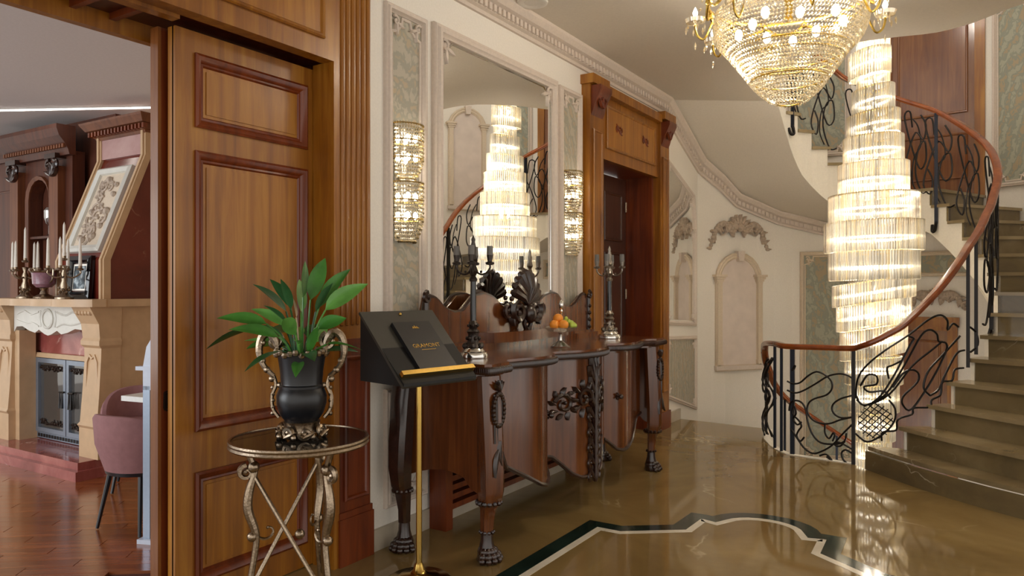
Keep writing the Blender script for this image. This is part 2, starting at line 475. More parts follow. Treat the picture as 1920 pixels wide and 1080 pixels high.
# inlaid border: dark green band with a white band inside it
half = [(.69, -2.2), (.69, 1.03), (.885, 1.03), (1.115, 1.2), (1.125, 1.47), (1.24, 1.47)]
arc = [(1.54 + .30 * math.cos(math.radians(a)), 1.40 + .26 * math.sin(math.radians(a))) for a in range(165, 10, -15)]
path = half + arc + [(3.08 - x, y) for x, y in reversed(half)]
def offset_path(p, d):
    out = []
    for i, q in enumerate(p):
        q = Vector(q); a = Vector(p[max(i - 1, 0)]); b_ = Vector(p[min(i + 1, len(p) - 1)])
        d0 = (q - a); dd1 = (b_ - q)
        if i == 0: d0 = dd1
        if i == len(p) - 1: dd1 = d0
        d0.normalize(); dd1.normalize()
        n0 = Vector((-d0.y, d0.x)); n1 = Vector((-dd1.y, dd1.x)); mm = n0 + n1; mm = mm / max(mm.dot(n0), .45)
        out.append(q + mm * d)
    return out
def band(d0, d1, name, mat, z):
    A = offset_path(path, d0); B = offset_path(path, d1)
    for i in range(len(A) - 1):
        m_ = MB().prism([(A[i].x, A[i].y), (A[i + 1].x, A[i + 1].y), (B[i + 1].x, B[i + 1].y), (B[i].x, B[i].y)], -.004, z, lambda a, b, c: (a, b, c))
        m_.build(name, mat, fl, smooth=False)
band(0, -.088, 'green_inlay_piece', 'green_marble', .0012)
band(-.088, -.128, 'white_inlay_piece', 'white_marble', .0012)

# ------------------------------------------------------------------ parlour floor: parquet boards
pf = setting('floor_parlour', (-2, -1, 0))
MB().box(-8, -.36, -6, .75, -.1, -.014).build('subfloor', 'wood_dark', pf, smooth=False)
bm_ = MB().box(-.3, .3, -.045, .045, -.014, 0)
pl_me = mesh_of(bm_, 'plank', 'parquet')
row = 0
k = 0
ang = math.radians(38)
ca, sa = math.cos(ang), math.sin(ang)
for r_ in range(-32, 42):
    for c_ in range(-9, 9):
        u = c_ * .604 + (r_ % 3) * .2; v = r_ * .092
        x = -2.3 + u * ca - v * sa; y = -.75 + u * sa + v * ca
        if -4.6 < x < -.66 and -1.55 < y < .42 and not (x > -1.0 and y > -.2) and not (x < -2.3 and y > .3):
            local_part('plank', pl_me, pf, (x, y, 0), ang); k += 1

# ------------------------------------------------------------------ walls
wl = setting('wall_left', (0, 1.2, 0))
w = MB()
w.box(-.34, 0, -.03, 2.5, 0, 3.3)
w.box(-.34, 0, 2.5, 3.78, 2.33, 3.3)
w.box(-.34, 0, 3.78, 5.02, -2.7, 3.3)
w.build('wall_surface', 'wall_white', wl, smooth=False)
bbd = MB()
bbd.box(0, .018, -.015, 2.3, 0, .105); bbd.box(0, .018, 3.96, 4.43, 0, .105)
bbd.build('baseboard_left', 'skirting_stone', smooth=False, kind='structure')

ws = MB()
ths = list(range(126, -46, -6)) + [-50]
inn = [PT(t, ROUT) for t in ths]; out_ = [PT(t, ROUT + .12) for t in ths]
for t in (5, 4, 3, 2, 1):
    p = PIN(STEP_TH[t]); dd = cdir(STEP_DIR[t][0]); L = STEP_DIR[t][1] + .02
    inn.append((p[0] + dd[0] * L, p[1] + dd[1] * L)); out_.append((p[0] + dd[0] * (L + .12), p[1] + dd[1] * (L + .12)))
for i in range(len(inn) - 1):
    ws.prism([inn[i], inn[i + 1], out_[i + 1], out_[i]], -2.7, 6.2, lambda a, b, c: (a, b, c))
ws.build('wall_stair', 'wall_white', smooth=True, kind='structure')
MB().box(-3, 7.5, -3, 7.5, 6.2, 6.3).build('ceiling_upper', 'ceiling_white', smooth=False, kind='structure')
MB().box(-1, 5, 1.5, 7, -2.75, -2.65).build('floor_basement', 'step_marble', smooth=False, kind='structure')

# ------------------------------------------------------------------ ceiling and stair soffit
edge_c = [(2.30, 6.6), (2.26, 5.95), (2.34, 5.62), (2.49, 5.42), (2.72, 5.30), (2.96, 5.20), (3.1, 5.0), (3.2, 4.68), (3.5, 4.3), (4.2, 3.9), (5.6, 3.4)]
edge_pts = smooth_path([(*PIN(127), 0)] + [(*c2w(*p), 0) for p in edge_c], 3)
cp = [(-.36, -5.0), (-.36, 4.0)] + [(p.x, p.y) for p in edge_pts] + [(7.5, 2.4), (7.5, -5.0)]
MB().prism(cp, 3.08, 3.36, lambda a, b, c: (a, b, c)).build('ceiling', 'ceiling_white', smooth=False, kind='structure')
MB().box(-8, -.34, -6, .86, 2.70, 2.86).build('ceiling_parlour', 'parlour_ceiling', smooth=False, kind='structure')

stair = thing('spiral_staircase', (*CC, 0), 'curving marble staircase with white stringer rising around the crystal column', 'staircase')
op = smooth_path([o for o, _ in SOFFIT], 4); ip = smooth_path([(*PIN(t), z) for _, (t, z) in SOFFIT], 4)
so = MB()
so.loft([[op[i], op[i] * .67 + ip[i] * .33, op[i] * .33 + ip[i] * .67, ip[i]] for i in range(len(op))], False, False)
so.build('stair_soffit', 'ceiling_white', stair)
def riser_line(n):
    p = PIN(STEP_TH[n]) if n in STEP_TH else PIN(138)
    if n in STEP_DIR:
        dd = cdir(STEP_DIR[n][0]); L = STEP_DIR[n][1]
    else:
        dd = cdir(STEP_TH[n]); L = 1.91 - lerp_table(RIN, STEP_TH[n])
    if n <= 3: bulge = (.07, .06, .03)[n - 1]
    else: bulge = 0
    nrm = (dd[1], -dd[0])
    pts = []
    for k in range(7):
        t = k / 6; bb = bulge * math.sin(PI * t)
        pts.append(Vector((p[0] + dd[0] * L * t + nrm[0] * -bb * -1, p[1] + dd[1] * L * t + nrm[1] * -bb * -1)))
    return pts, Vector(nrm), Vector(dd)
lines = {n: riser_line(n) for n in range(1, 22)}
FXY = lambda a, b, c: (a, b, c)
for n in range(1, 21):
    A, nn, dd = lines[n]; B, _, _ = lines[n + 1]
    # front of the step is where smaller theta lies
    side = 1 if (Vector(PIN(STEP_TH[n] - 5)) - A[0]).dot(nn) > 0 else -1
    fr_ = [p + nn * side * .025 for p in A]
    fr_[0] = fr_[0] - dd * .02
    bk = [p for p in B]; bk[0] = bk[0] - lines[n + 1][2] * .02
    poly_ = [(p.x, p.y) for p in fr_] + [(p.x, p.y) for p in reversed(bk)]
    st = MB().prism(poly_, n * RISE - .028, n * RISE, FXY).build('step', 'step_marble', stair, smooth=False)
    rp = [(p.x, p.y) for p in A] + [((p - nn * side * .02).x, (p - nn * side * .02).y) for p in reversed(A)]
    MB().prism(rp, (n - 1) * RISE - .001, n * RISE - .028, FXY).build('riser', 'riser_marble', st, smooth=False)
st_ = MB()
for n in range(1, 21):
    t0, t1 = STEP_TH[n], STEP_TH[n + 1]; m_ = 3
    for k in range(m_):
        a, b_ = t0 + (t1 - t0) * k / m_, t0 + (t1 - t0) * (k + 1) / m_
        top = n * RISE - .028
        za, zb = min(soffit_in(a), top - .02), min(soffit_in(b_), top - .02)
        pa, pb, qa, qb = PIN(a), PIN(b_), PIN(a, .03), PIN(b_, .03)
        st_.add([(*pa, za), (*pb, zb), (*pb, top), (*pa, top), (*qa, za), (*qb, zb), (*qb, top), (*qa, top)],
                [(0, 1, 2, 3), (5, 4, 7, 6), (4, 5, 1, 0), (3, 2, 6, 7), (1, 5, 6, 2), (4, 0, 3, 7)])
st_.build('stringer', 'string_white', stair, smooth=False)

# flight going down from the foyer
down = thing('lower_staircase', (*PT(144, 1.4), 0), 'marble steps curving down below the foyer floor beside the white wall', 'staircase')
for k in range(0, 13):
    t0 = 144 - 12 * k; t1 = t0 - 12
    z = -(k + 1) * RISE
    if k >= 8: t0 -= 0
    A = [PT(t0, lerp_table(RIN, t0)), PT(t0, 1.91)]; B = [PT(t1, lerp_table(RIN, t1)), PT((t0 + t1) / 2, 1.92), PT(t1, 1.91)]
    A = [(max(p[0], .004), p[1]) for p in A]; B = [(max(p[0], .004), p[1]) for p in B]
    poly_ = [A[0], A[1], B[1], B[2], B[0]]
    s_ = MB().prism(poly_, z - .03, z, FXY).build('step', 'step_marble', down, smooth=False)
    q0, q1 = PT(t0 - .8, lerp_table(RIN, t0)), PT(t0 - .8, 1.91)
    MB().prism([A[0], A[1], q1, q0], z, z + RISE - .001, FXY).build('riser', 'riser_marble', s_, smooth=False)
ds = MB()
for k in range(0, 13 * 2):
    a, b_ = 144 - 6 * k, 144 - 6 * (k + 1)
    za, zb = -(k / 2) * RISE, -((k + 1) / 2) * RISE
    pa, pb, qa, qb = PIN(a), PIN(b_), PIN(a, .03), PIN(b_, .03)
    ds.add([(*pa, za - .5), (*pb, zb - .5), (*pb, zb), (*pa, za), (*qa, za - .5), (*qb, zb - .5), (*qb, zb), (*qa, za)],
           [(0, 1, 2, 3), (5, 4, 7, 6), (4, 5, 1, 0), (3, 2, 6, 7), (1, 5, 6, 2), (4, 0, 3, 7)])
ds.build('stringer', 'string_white', down, smooth=False)

# ------------------------------------------------------------------ cornice with dentils
co = setting('trim_1', (0, 2, 2.94))
corn = MB()
prof = [(0, 0), (.02, 0), (.025, .02), (.045, .03), (.045, .075), (.075, .09), (.10, .12), (.105, .14), (0, .14)]
cpath = [(0.0, -.03, 2.94), (0.0, 2.0, 2.94), (0.0, 3.97, 2.94)] + [((o[0] if i > 1 else 0.0), o[1], o[2] - .14) for i, (o, _) in enumerate(SOFFIT[1:8])]
rings = []
for i, p in enumerate(cpath):
    a = Vector(cpath[max(i - 1, 0)]); b_ = Vector(cpath[min(i + 1, len(cpath) - 1)])
    t = (b_ - a); t.z = 0; t.normalize(); nrm = Vector((t.y, -t.x, 0))
    rings.append([Vector(p) + nrm * c + Vector((0, 0, z)) for c, z in prof])
corn.loft(rings, True, True)
corn.build('cornice', 'plaster', co, smooth=False)
den = mesh_of(MB().box(.03, .062, -.014, .014, .032, .072), 'dentil', 'plaster')
dp = []
fine = []
for a, b_ in zip(cpath, cpath[1:]):
    a, b_ = Vector(a), Vector(b_); m_ = max(1, int((b_ - a).length / .01))
    fine += [(a + (b_ - a) * k / m_, (b_ - a)) for k in range(m_)]
acc = 0; last = None
for p, t in fine:
    if last is None or (p - last).length >= .05:
        last = p
        h = math.atan2(-t.x, t.y)
        if p.y > .2: local_part('dentil', den, co, tuple(p), h)

# ------------------------------------------------------------------ wall panels (mouldings + damask) on the mirror wall
MOLD = [(0, 0), (0, .016), (-.006, .024), (-.014, .02), (-.02, .03), (-.03, .03), (-.036, .014), (-.042, .010), (-.042, 0)]
def corner_ornament(parent, fr, x, y, sx, sy, size, mat='plaster'):
    o = MB()
    f2 = lambda a, b, c: fr(x + sx * a, y + sy * b, c)
    spiral(o, f2, size * .42, size * .42, size * .3, 1.1, -2.3, 1, size * .09, .018)
    leafpad(o, f2, size * .5, size * .5, .2, size * .75, size * .32, .012, .012)
    leafpad(o, f2, size * .5, size * .5, 1.35, size * .75, size * .32, .012, .012)
    o.ball(f2(size * .42, size * .42, .016), size * .12, 6, 4)
    return o.build('corner_ornament', mat, parent)
def wall_panel(name, fr, a0, a1, b0, b1, mat, cham, base, orn=True, moldmat='plaster', inset=.042, top_only=False):
    root = setting(name, base)
    MB().molding(rect(a0, a1, b0, b1), MOLD, fr).build('moulding', moldmat, root)
    i0, i1, j0, j1 = a0 + inset, a1 - inset, b0 + inset, b1 - inset
    MB().prism(rect(i0 - .005, i1 + .005, j0 - .005, j1 + .005), 0.001, .004, fr).build('damask_panel', mat, root, smooth=False)
    if cham:
        thin = [(0, .004), (0, .012), (-.008, .016), (-.014, .012), (-.014, .004)]
        MB().molding(chamfer_rect(i0 + .004, i1 - .004, j0 + .004, j1 - .004, cham), thin, fr).build('inner_moulding', moldmat, root)
        for sx, sy, x, y in ((1, 1, i0, j0), (1, -1, i0, j1), (-1, -1, i1, j1), (-1, 1, i1, j0)):
            if orn: corner_ornament(root, fr, x, y, sx, sy, cham, moldmat)
    return root
wall_panel('trim_2', FW, .092, .425, .90, 2.745, 'damask', .085, (0, .25, .9))
wall_panel('trim_3', FW, .092, .425, .19, .79, 'wall_white', .07, (0, .25, .19))
wall_panel('trim_4', FW, 1.925, 2.268, .90, 2.745, 'damask', .085, (0, 2.1, .9))
wall_panel('trim_5', FW, 1.925, 2.268, .19, .79, 'wall_white', .07, (0, 2.1, .19))
wall_panel('trim_6', FW, .48, 1.87, .19, .79, 'wall_white', .09, (0, 1.2, .19))

# ------------------------------------------------------------------ the tall wall mirror
mr_ = thing('wall_mirror', (0, 1.175, .98), 'tall wall mirror in a pale moulded frame above the sideboard', 'mirror')
BIG = [(0, 0), (0, .02), (-.008, .034), (-.02, .03), (-.03, .045), (-.05, .045), (-.06, .03), (-.07, .026), (-.074, .012), (-.074, 0)]
MB().molding(rect(.478, 1.872, .98, 2.757), BIG, FW).build('frame', 'plaster', mr_)
i0, i1, j0, j1 = .55, 1.80, 1.05, 2.683
MB().prism(rect(i0 - .003, i1 + .003, j0 - .003, j1 + .003), .002, .006, FW).build('mirror_backing', 'plaster', mr_, smooth=False)
oc = [(i0, j0), (i0, j1 - .1), (i0 + .1, j1), (i1 - .1, j1), (i1, j1 - .1), (i1, j0)]
MB().prism(oc, .006, .010, FW).build('mirror_glass', 'mirror_glass', mr_, smooth=False)
MB().molding(oc, [(0, .006), (0, .016), (-.008, .016), (-.012, .0102)], FW).build('bead_moulding', 'bright_silver', mr_)
for x, sx in ((i0 - .02, 1), (i1 + .02, -1)):
    corner_ornament(mr_, FW, x, j1 + .02, sx, -1, .12)

# raked panels beyond the far door, following the stairs down
FX = lambda a, b, c: (c, a, b)
def raked(name, pts, mat, moldmat='plaster'):
    root = setting(name, (0, pts[0][0], pts[0][1]))
    MB().molding(pts, MOLD, FW).build('moulding', moldmat, root)
    ctr = Vector((sum(p[0] for p in pts) / len(pts), sum(p[1] for p in pts) / len(pts)))
    MB().prism([tuple(ctr + (Vector(p) - ctr) * .93) for p in pts], .001, .006, FW).build('panel_field', mat, root, smooth=False)
    for p in pts:
        v = ctr - Vector(p)
        corner_ornament(root, FW, p[0] + (.03 if v.x > 0 else -.03), p[1] + (.03 if v.y > 0 else -.03), 1 if v.x > 0 else -1, 1 if v.y > 0 else -1, .08)
raked('trim_7', [(4.05, .95), (4.05, 2.55), (4.86, 2.27), (4.92, 1.95), (4.92, .90)], 'mirror_glass')
raked('trim_8', [(4.05, .25), (4.05, .84), (4.93, .80), (4.93, .02)], 'damask')

# ------------------------------------------------------------------ niche, ornaments, panels on the curved stair wall
def FS(th, R=1.905, z=0):
    p = PT(th, R)
    return FP((p[0], p[1], z), math.radians(th + ROT + 90))
def arch_path(hw, b0, spring, n=10, r=None):
    r = r or hw
    return [(-hw, b0), (-hw, spring)] + [(r * math.cos(PI - PI * k / n), spring + r * math.sin(PI - PI * k / n)) for k in range(1, n)] + [(hw, spring), (hw, b0)]
def arch_niche(name, th, z0, z1, w_, label):
    fr = FS(th); p = PT(th, 1.9)
    t = thing(name, (p[0], p[1], z0), label, 'plaster niche')
    hw = w_ / 2 - .05; sp = z1 - hw - .05 - .02
    MB().prism(list(reversed(arch_path(hw, z0 + .05, sp))), .002, .012, fr).build('niche_field', 'plaster_pink', t, smooth=False)
    MB().molding(arch_path(hw, z0 + .05, sp), [(.065, 0), (.065, .03), (.05, .04), (.035, .03), (.02, .035), (0, .02), (0, 0)], fr).build('arch_moulding', 'plaster_warm', t)
    for s in (-1, 1):
        m_ = MB(); m_.box(s * (hw + .03) - .028, s * (hw + .03) + .028, z0 + .06, sp, 0, .05, fr)
        m_.box(s * (hw + .03) - .034, s * (hw + .03) + .034, z0 + .06, z0 + .1, 0, .056, fr)
        m_.build('pilaster', 'plaster_warm', t, smooth=False)
        m_ = MB()
        for q, (dz, ww) in enumerate(((0, .036), (.02, .044), (.045, .055), (.07, .07))):
            m_.box(s * (hw + .03) - ww, s * (hw + .03) + ww, sp - .04 + dz, sp - .04 + dz + .024, 0, .045 + q * .012, fr)
        m_.build('capital', 'plaster_warm', t, smooth=False)
    MB().prism([(-.03, sp + hw - .03), (-.045, z1 + .01), (.045, z1 + .01), (.03, sp + hw - .03)], 0, .07, fr).build('keystone', 'plaster', t, smooth=False)
    MB().box(-hw - .075, hw + .075, z0, z0 + .045, 0, .05, fr).build('sill', 'plaster', t, smooth=False)
    return t
arch_niche('arched_niche', 109.5, .415, 1.69, .56, 'pale arched plaster niche on the white wall by the lower stairs')
arch_niche('arched_niche', 4.5, 2.35, 3.72, .5, 'arched plaster niche on the upper stair wall, seen in the mirror')
def garland(th, z0, z1, w_, label):
    fr = FS(th); p = PT(th, 1.9)
    t = thing('carved_garland', (p[0], p[1], z0), label, 'wall ornament')
    h = z1 - z0; c = MB(); f2 = lambda a, b, cc: fr(a, z0 + b, cc)
    spiral(c, f2, -.08, h * .62, h * .17, 1.2, 2.6, 1, .02, .03); spiral(c, f2, .08, h * .62, h * .17, 1.2, .5, -1, .02, .03)
    for q in range(7): leafpad(c, f2, 0, h * .55, PI * (.15 + .7 * q / 6), h * .45, h * .2, .03, .03)
    c.ball(f2(0, h * .62, .05), h * .13, 8, 6)
    c.build('shell_crest', 'ornament_plaster', t)
    for s in (-1, 1):
        g = MB(); f3 = lambda a, b, cc: fr(s * a, z0 + b, cc)
        cl = smooth_path([(w_ * .12, h * .6, 0), (w_ * .26, h * .72, 0), (w_ * .38, h * .58, 0), (w_ * .44, h * .32, 0), (w_ * .5, h * .02, 0)], 3)
        rr = random.Random(3)
        for q, pnt in enumerate(cl):
            sz = .036 * (1.15 - .6 * q / len(cl))
            g.ball(f3(pnt.x, pnt.y, .02), sz, 7, 5)
            leafpad(g, f3, pnt.x, pnt.y, rr.uniform(-2.6, .4), sz * 2.4, sz * 1.5, .02, .02)
        spiral(g, f3, w_ * .27, h * .5, h * .13, 1.1, 1.2, -1, .014, .02)
        g.build('leaf_swag', 'ornament_plaster', t)
    return t
garland(109.5, 1.72, 2.1, .74, 'carved leaf garland above the arched niche on the white wall')
garland(47, 1.1, 1.3, .5, 'small carved garland above the lower wooden door behind the railing')
FSA = FS(79); p = PT(79, 1.9)
wall_panel('trim_9', FSA, -.28, .28, -.6, 1.7, 'damask_green', .09, (p[0], p[1], 0), moldmat='plaster_warm')
p = PT(46, 1.9)
wall_panel('trim_10', FS(46), -.34, .34, 1.42, 1.68, 'damask_green', 0, (p[0], p[1], 1.4), moldmat='plaster_warm')
p = PT(25.5, 1.9)
wall_panel('trim_11', FS(25.5), -.20, .20, 2.28, 4.1, 'damask_green', .08, (p[0], p[1], 2.28))
p = PT(82, 1.9)
wall_panel('trim_12', FS(82), -.35, .35, 2.75, 4.9, 'damask_green', .09, (p[0], p[1], 2.7))
# ------------------------------------------------------------------ wooden portal with sliding leaves (left)
PANEL = [(0, 0), (0, .012), (-.006, .018), (-.016, .016), (-.024, .004), (-.03, .002), (-.03, 0)]
def shift(fr, d): return lambda a, b, c: fr(a, b, c + d)
def raised_panel(parent, fr, a0, a1, b0, b1, mat, mmat=None, name='panel'):
    p = MB().prism(rect(a0 + .02, a1 - .02, b0 + .02, b1 - .02), 0, .006, fr).build(name, mat, parent, smooth=False)
    MB().molding(rect(a0, a1, b0, b1), PANEL, fr).build('panel_moulding', mmat or mat, p)
    return p
d1_ = setting('door_1', (0, -.6, 0))
pil = MB(); pil.box(-.0, .016, -.232, -.02, 0, 3.06)
po = pil.build('pilaster', 'wood_honey', d1_, smooth=False)
fl_ = mesh_of(MB().lathe([(.0001, 1.12), (.011, 1.125), (.011, 3.02), (.0001, 3.03)], 0, 0, 8), 'reed', 'wood_honey')
for k in range(6): local_part('reed', fl_, po, (.016 if False else .014, -.2125 + k * .0345 + .0, 0)).location = (.014, -.2125 + k * .0345, 0)
m_ = MB(); m_.box(0, .034, -.24, -.012, 0, .22); m_.box(0, .028, -.236, -.016, .22, .25); m_.build('plinth', 'wood_red', po, smooth=False)
m_ = MB(); m_.box(0, .03, -.236, -.016, 1.03, 1.06); m_.build('band', 'wood_red', po, smooth=False)
MB().box(.0155, .0185, -.226, -.026, .25, 1.03).build('lower_face', 'wood_red', po, smooth=False)
raised_panel(po, shift(FW, .0185), -.205, -.045, .3, .98, 'wood_red')
MB().box(-.115, .022, -.268, -.234, 0, 2.345).build('casing', 'wood_honey', d1_, smooth=False)
MB().box(-.115, 0, -.234, -.03, 0, 3.0).build('jamb', 'wood_honey', d1_, smooth=False)
MB().box(-.34, -.26, -.3, -.03, 0, 3.0).build('jamb', 'wood_red', d1_, smooth=False)
lint = MB(); lint.box(-.05, .02, -4.2, -.234, 2.345, 3.07)
lo = lint.build('lintel', 'wood_honey', d1_, smooth=False)
raised_panel(lo, shift(FW, .02), -1.15, -.33, 2.43, 3.0, 'wood_amber', 'wood_honey')
raised_panel(lo, shift(FW, .02), -2.1, -1.25, 2.43, 3.0, 'wood_amber', 'wood_honey')
orn = MB(); f2 = lambda a, b, c: FW(-.52 + a, 2.80 + b, c + .026)
for s in (-1, 1):
    spiral(orn, lambda a, b, c: f2(s * a, b, c), .05, 0, .045, 1.2, 2.4, -1, .011, .006)
    leafpad(orn, lambda a, b, c: f2(s * a, b, c), .0, -.02, .5, .14, .05, .004, .01)
orn.build('carved_ornament', 'wood_red', lo)
sf = MB(); sf.box(-.34, -.05, -4.2, -.234, 2.36, 2.5)
so_ = sf.build('soffit', 'wood_dark', d1_, smooth=False)
m_ = MB(); m_.box(-.1, -.05, -4.2, -1.0, 2.33, 2.36); m_.box(-.34, -.3, -4.2, -.3, 2.29, 2.36)
m_.build('soffit_frame', 'wood_honey', so_, smooth=False)
for y in (-1.12, -1.27, -2.1, -3.0):
    MB().box(-.3, -.1, y - .012, y + .012, 2.335, 2.36).build('soffit_batten', 'wood_red', so_, smooth=False)
# front leaf
def leaf(parent, xb, xf, y0, y1, panels, mat, pmat, z1=2.33, name='door_leaf'):
    fr = FW
    core = MB().box(xb, xf - .012, y0, y1, .004, z1 - .004)
    lf = core.build(name, pmat, parent, smooth=False)
    a0, a1 = panels[0][0], panels[0][1]
    st = MB(); st.box(xf - .02, xf, y0, a0, .004, z1 - .004); st.build('stile', mat, lf, smooth=False)
    if y1 - a1 > .01:
        st = MB(); st.box(xf - .02, xf, a1, y1, .004, z1 - .004); st.build('stile', mat, lf, smooth=False)
    zs = [.004] + sorted(sum(([p[2], p[3]] for p in panels), [])) + [z1 - .004]
    for k in range(0, len(zs), 2):
        MB().box(xf - .02, xf, a0, a1, zs[k], zs[k + 1]).build('rail', mat, lf, smooth=False)
    for (p0, p1, b0, b1) in panels:
        pm = MB().prism(rect(p0 + .055, p1 - .055, b0 + .055, b1 - .055), 0, .004, shift(FW, xf - .012)).build('panel', pmat, lf, smooth=False)
        MB().molding(rect(p0 - .006, p1 + .006, b0 - .006, b1 + .006), [(0, -.002), (0, .01), (-.01, .016), (-.022, .01), (-.034, -.006), (-.042, -.004), (-.048, -.012), (-.012, -.012)], shift(FW, xf)).build('panel_moulding', 'wood_red', lf)
    return lf
leaf(d1_, -.165, -.118, -.975, -.245, [(-.885, -.31, 1.95, 2.235), (-.885, -.31, .73, 1.845), (-.885, -.31, .12, .555)], 'wood_honey', 'wood_amber')
l2 = leaf(d1_, -.235, -.188, -1.0, -.32, [(-.86, -.42, .3, 2.1)], 'wood_red', 'wood_red')
MB().box(-.235, -.186, -1.004, -.99, .004, 2.326).build('edge_bead', 'wood_brown_door', l2, smooth=False)
pu = MB(); pu.molding([(-.965 + .016 * math.cos(a), .853 + .012 * (1 if math.sin(a) > 0 else -1) * 2.2 + .014 * math.sin(a)) for a in [-k * PI / 6 for k in range(12)]], [(0, 0), (0, .005), (-.006, .005), (-.006, 0)], shift(FW, -.188))
pu.prism(rect(-.975, -.955, .822, .884), 0, .002, shift(FW, -.188))
pu.build('recessed_pull', 'dark_bronze', l2)

# ------------------------------------------------------------------ far door in its carved wooden portal
d2_ = setting('door_2', (0, 3.1, 0))
def corbel(parent, y0, y1, z0, z1):
    c = MB(); yc = (y0 + y1) / 2
    rows = []
    for (z, x) in ((0, .07), (.15, .085), (.4, .1), (.65, .13), (.85, .15), (1, .15)):
        zz = z0 + (z1 - z0) * z
        rows.append([(.03, y0, zz), (x, y0, zz), (x, y1, zz), (.03, y1, zz)])
    c.loft(rows)
    fr = lambda a, b, cc: (cc + .11, yc + a, z0 + (z1 - z0) * .5 + b)
    spiral(c, fr, -.03, .02, .03, 1.1, 2, 1, .009); spiral(c, fr, .03, .02, .03, 1.1, 1, -1, .009)
    for q in range(3): leafpad(c, fr, 0, -.05, PI * (.25 + .25 * q), .08, .035, .012, .012)
    return c.build('capital', 'wood_red', parent)
for (y0, y1) in ((2.29, 2.53), (3.74, 3.96)):
    po = MB().box(0, .07, y0, y1, 0, 2.86).build('pilaster', 'wood_honey', d2_, smooth=False)
    raised_panel(po, shift(FW, .07), y0 + .04, y1 - .04, .34, 2.5, 'wood_honey')
    MB().box(0, .085, y0 - .012, y1 + .012, 0, .16).build('plinth', 'wood_red', po, smooth=False)
    corbel(po, y0 + .02, y1 - .02, 2.6, 2.82)
m_ = MB(); m_.box(0, .11, 2.27, 2.56, 2.83, 2.9); m_.box(0, .10, 2.56, 3.70, 2.80, 2.87); m_.box(0, .13, 3.70, 3.98, 2.83, 2.9)
m_.build('head_moulding', 'wood_honey', d2_, smooth=False)
hd = MB().box(0, .045, 2.53, 3.74, 2.31, 2.80).build('overdoor', 'wood_honey', d2_, smooth=False)
raised_panel(hd, shift(FW, .045), 2.62, 3.66, 2.4, 2.74, 'wood_amber', 'wood_honey')
for yc in (2.86, 3.42):
    o_ = MB(); f2 = lambda a, b, c: FW(yc + a, 2.58 + b, c + .05)
    for s in (-1, 1): spiral(o_, lambda a, b, c: f2(s * a, b, c), .035, 0, .03, 1.2, 2.4, -1, .008, .004); leafpad(o_, lambda a, b, c: f2(s * a, b, c), 0, 0, -.6 if s > 0 else .6, .07, .03, .004, .006)
    o_.build('carved_rosette', 'wood_red', hd)
m_ = MB(); m_.box(-.34, 0, 3.70, 3.775, 0, 2.31); m_.box(-.34, 0, 2.505, 2.58, 0, 2.31); m_.box(-.34, 0, 2.58, 3.7, 2.31, 2.33)
m_.build('jamb', 'wood_red', d2_, smooth=False)
dl = leaf(d2_, -.30, -.25, 2.59, 3.69, [(2.72, 3.1, 1.72, 2.15), (2.72, 3.1, .9, 1.62), (2.72, 3.1, .15, .8)], 'wood_umber', 'wood_umber', 2.3)
for b0, b1 in ((1.72, 2.15), (.2, 1.62)):
    raised_panel(dl, shift(FW, -.262 + .012), 3.2, 3.58, b0, b1, 'wood_umber')
for z in (.5, 1.2, 2.0):
    MB().lathe([(.0001, z), (.009, z), (.009, z + .09), (.0001, z + .09)], -.235, 3.66, 8).build('hinge', 'antique_silver', dl)

# ------------------------------------------------------------------ wooden doors at the stair landings
def stair_door(name, th, w_, z0, z1, base):
    fr = FS(th, 1.9)
    root = setting(name, base)
    MB().box(-w_ / 2 + .07, w_ / 2 - .07, z0, z1 - .08, -.0, .02, fr).build('door_leaf', 'wood_brown_door', root, smooth=False)
    lf = root.children[-1]
    h = z1 - z0
    for b0, b1 in ((.08, .3), (.36, .92)):
        raised_panel(lf, shift(fr, .02), -w_ / 2 + .15, w_ / 2 - .15, z0 + h * b0, z0 + h * b1 - .06, 'wood_brown_door')
    m_ = MB(); m_.box(-w_ / 2, -w_ / 2 + .09, z0, z1, 0, .05, fr); m_.box(w_ / 2 - .09, w_ / 2, z0, z1, 0, .05, fr)
    m_.build('casing', 'wood_honey', root, smooth=False)
    m_ = MB(); m_.box(-w_ / 2 - .015, w_ / 2 + .015, z1 - .1, z1, 0, .07, fr); m_.box(-w_ / 2, w_ / 2, z1 - .14, z1 - .1, 0, .055, fr)
    m_.build('head_moulding', 'wood_honey', root, smooth=False)
    return root
stair_door('door_3', 48, .95, 2.22, 4.6, (*PT(48, 1.9), 2.22))
stair_door('door_4', 53.5, .82, -1.25, 1.0, (*PT(53.5, 1.9), -1.25))
# ------------------------------------------------------------------ carved sideboard
SB = thing('carved_sideboard', (.3, 1.25, 0), 'long carved mahogany sideboard with claw feet and serpentine front under the mirror', 'sideboard')
YC = 1.25
FRONT = [(.30, .50), (.38, .51), (.46, .53), (.54, .555), (.62, .575), (.70, .58), (.77, .565), (.82, .535), (.86, .495), (.885, .48), (.92, .49), (.97, .515), (1.03, .545), (1.10, .575), (1.18, .595), (1.25, .60)]
def front(y):
    yy = y if y <= YC else 2 * YC - y
    return lerp_table(FRONT, yy)
half_top = [(.03, .07), (.30, .075), (.40, .10), (.50, .11), (.60, .115), (.625, .14), (.625, .29), (.59, .315)] + [(x + .045, y) for y, x in FRONT[1:]]
top_poly = half_top + [(x, 2 * YC - y) for x, y in reversed(half_top[:-1])]
tp = MB(); tp.prism(top_poly, .912, .945, FXY)
tp_o = tp.build('top', 'mahogany', SB)
edge_path = smooth_path([(x, y, 0) for x, y in top_poly], 3)
ed = MB()
acc = 0
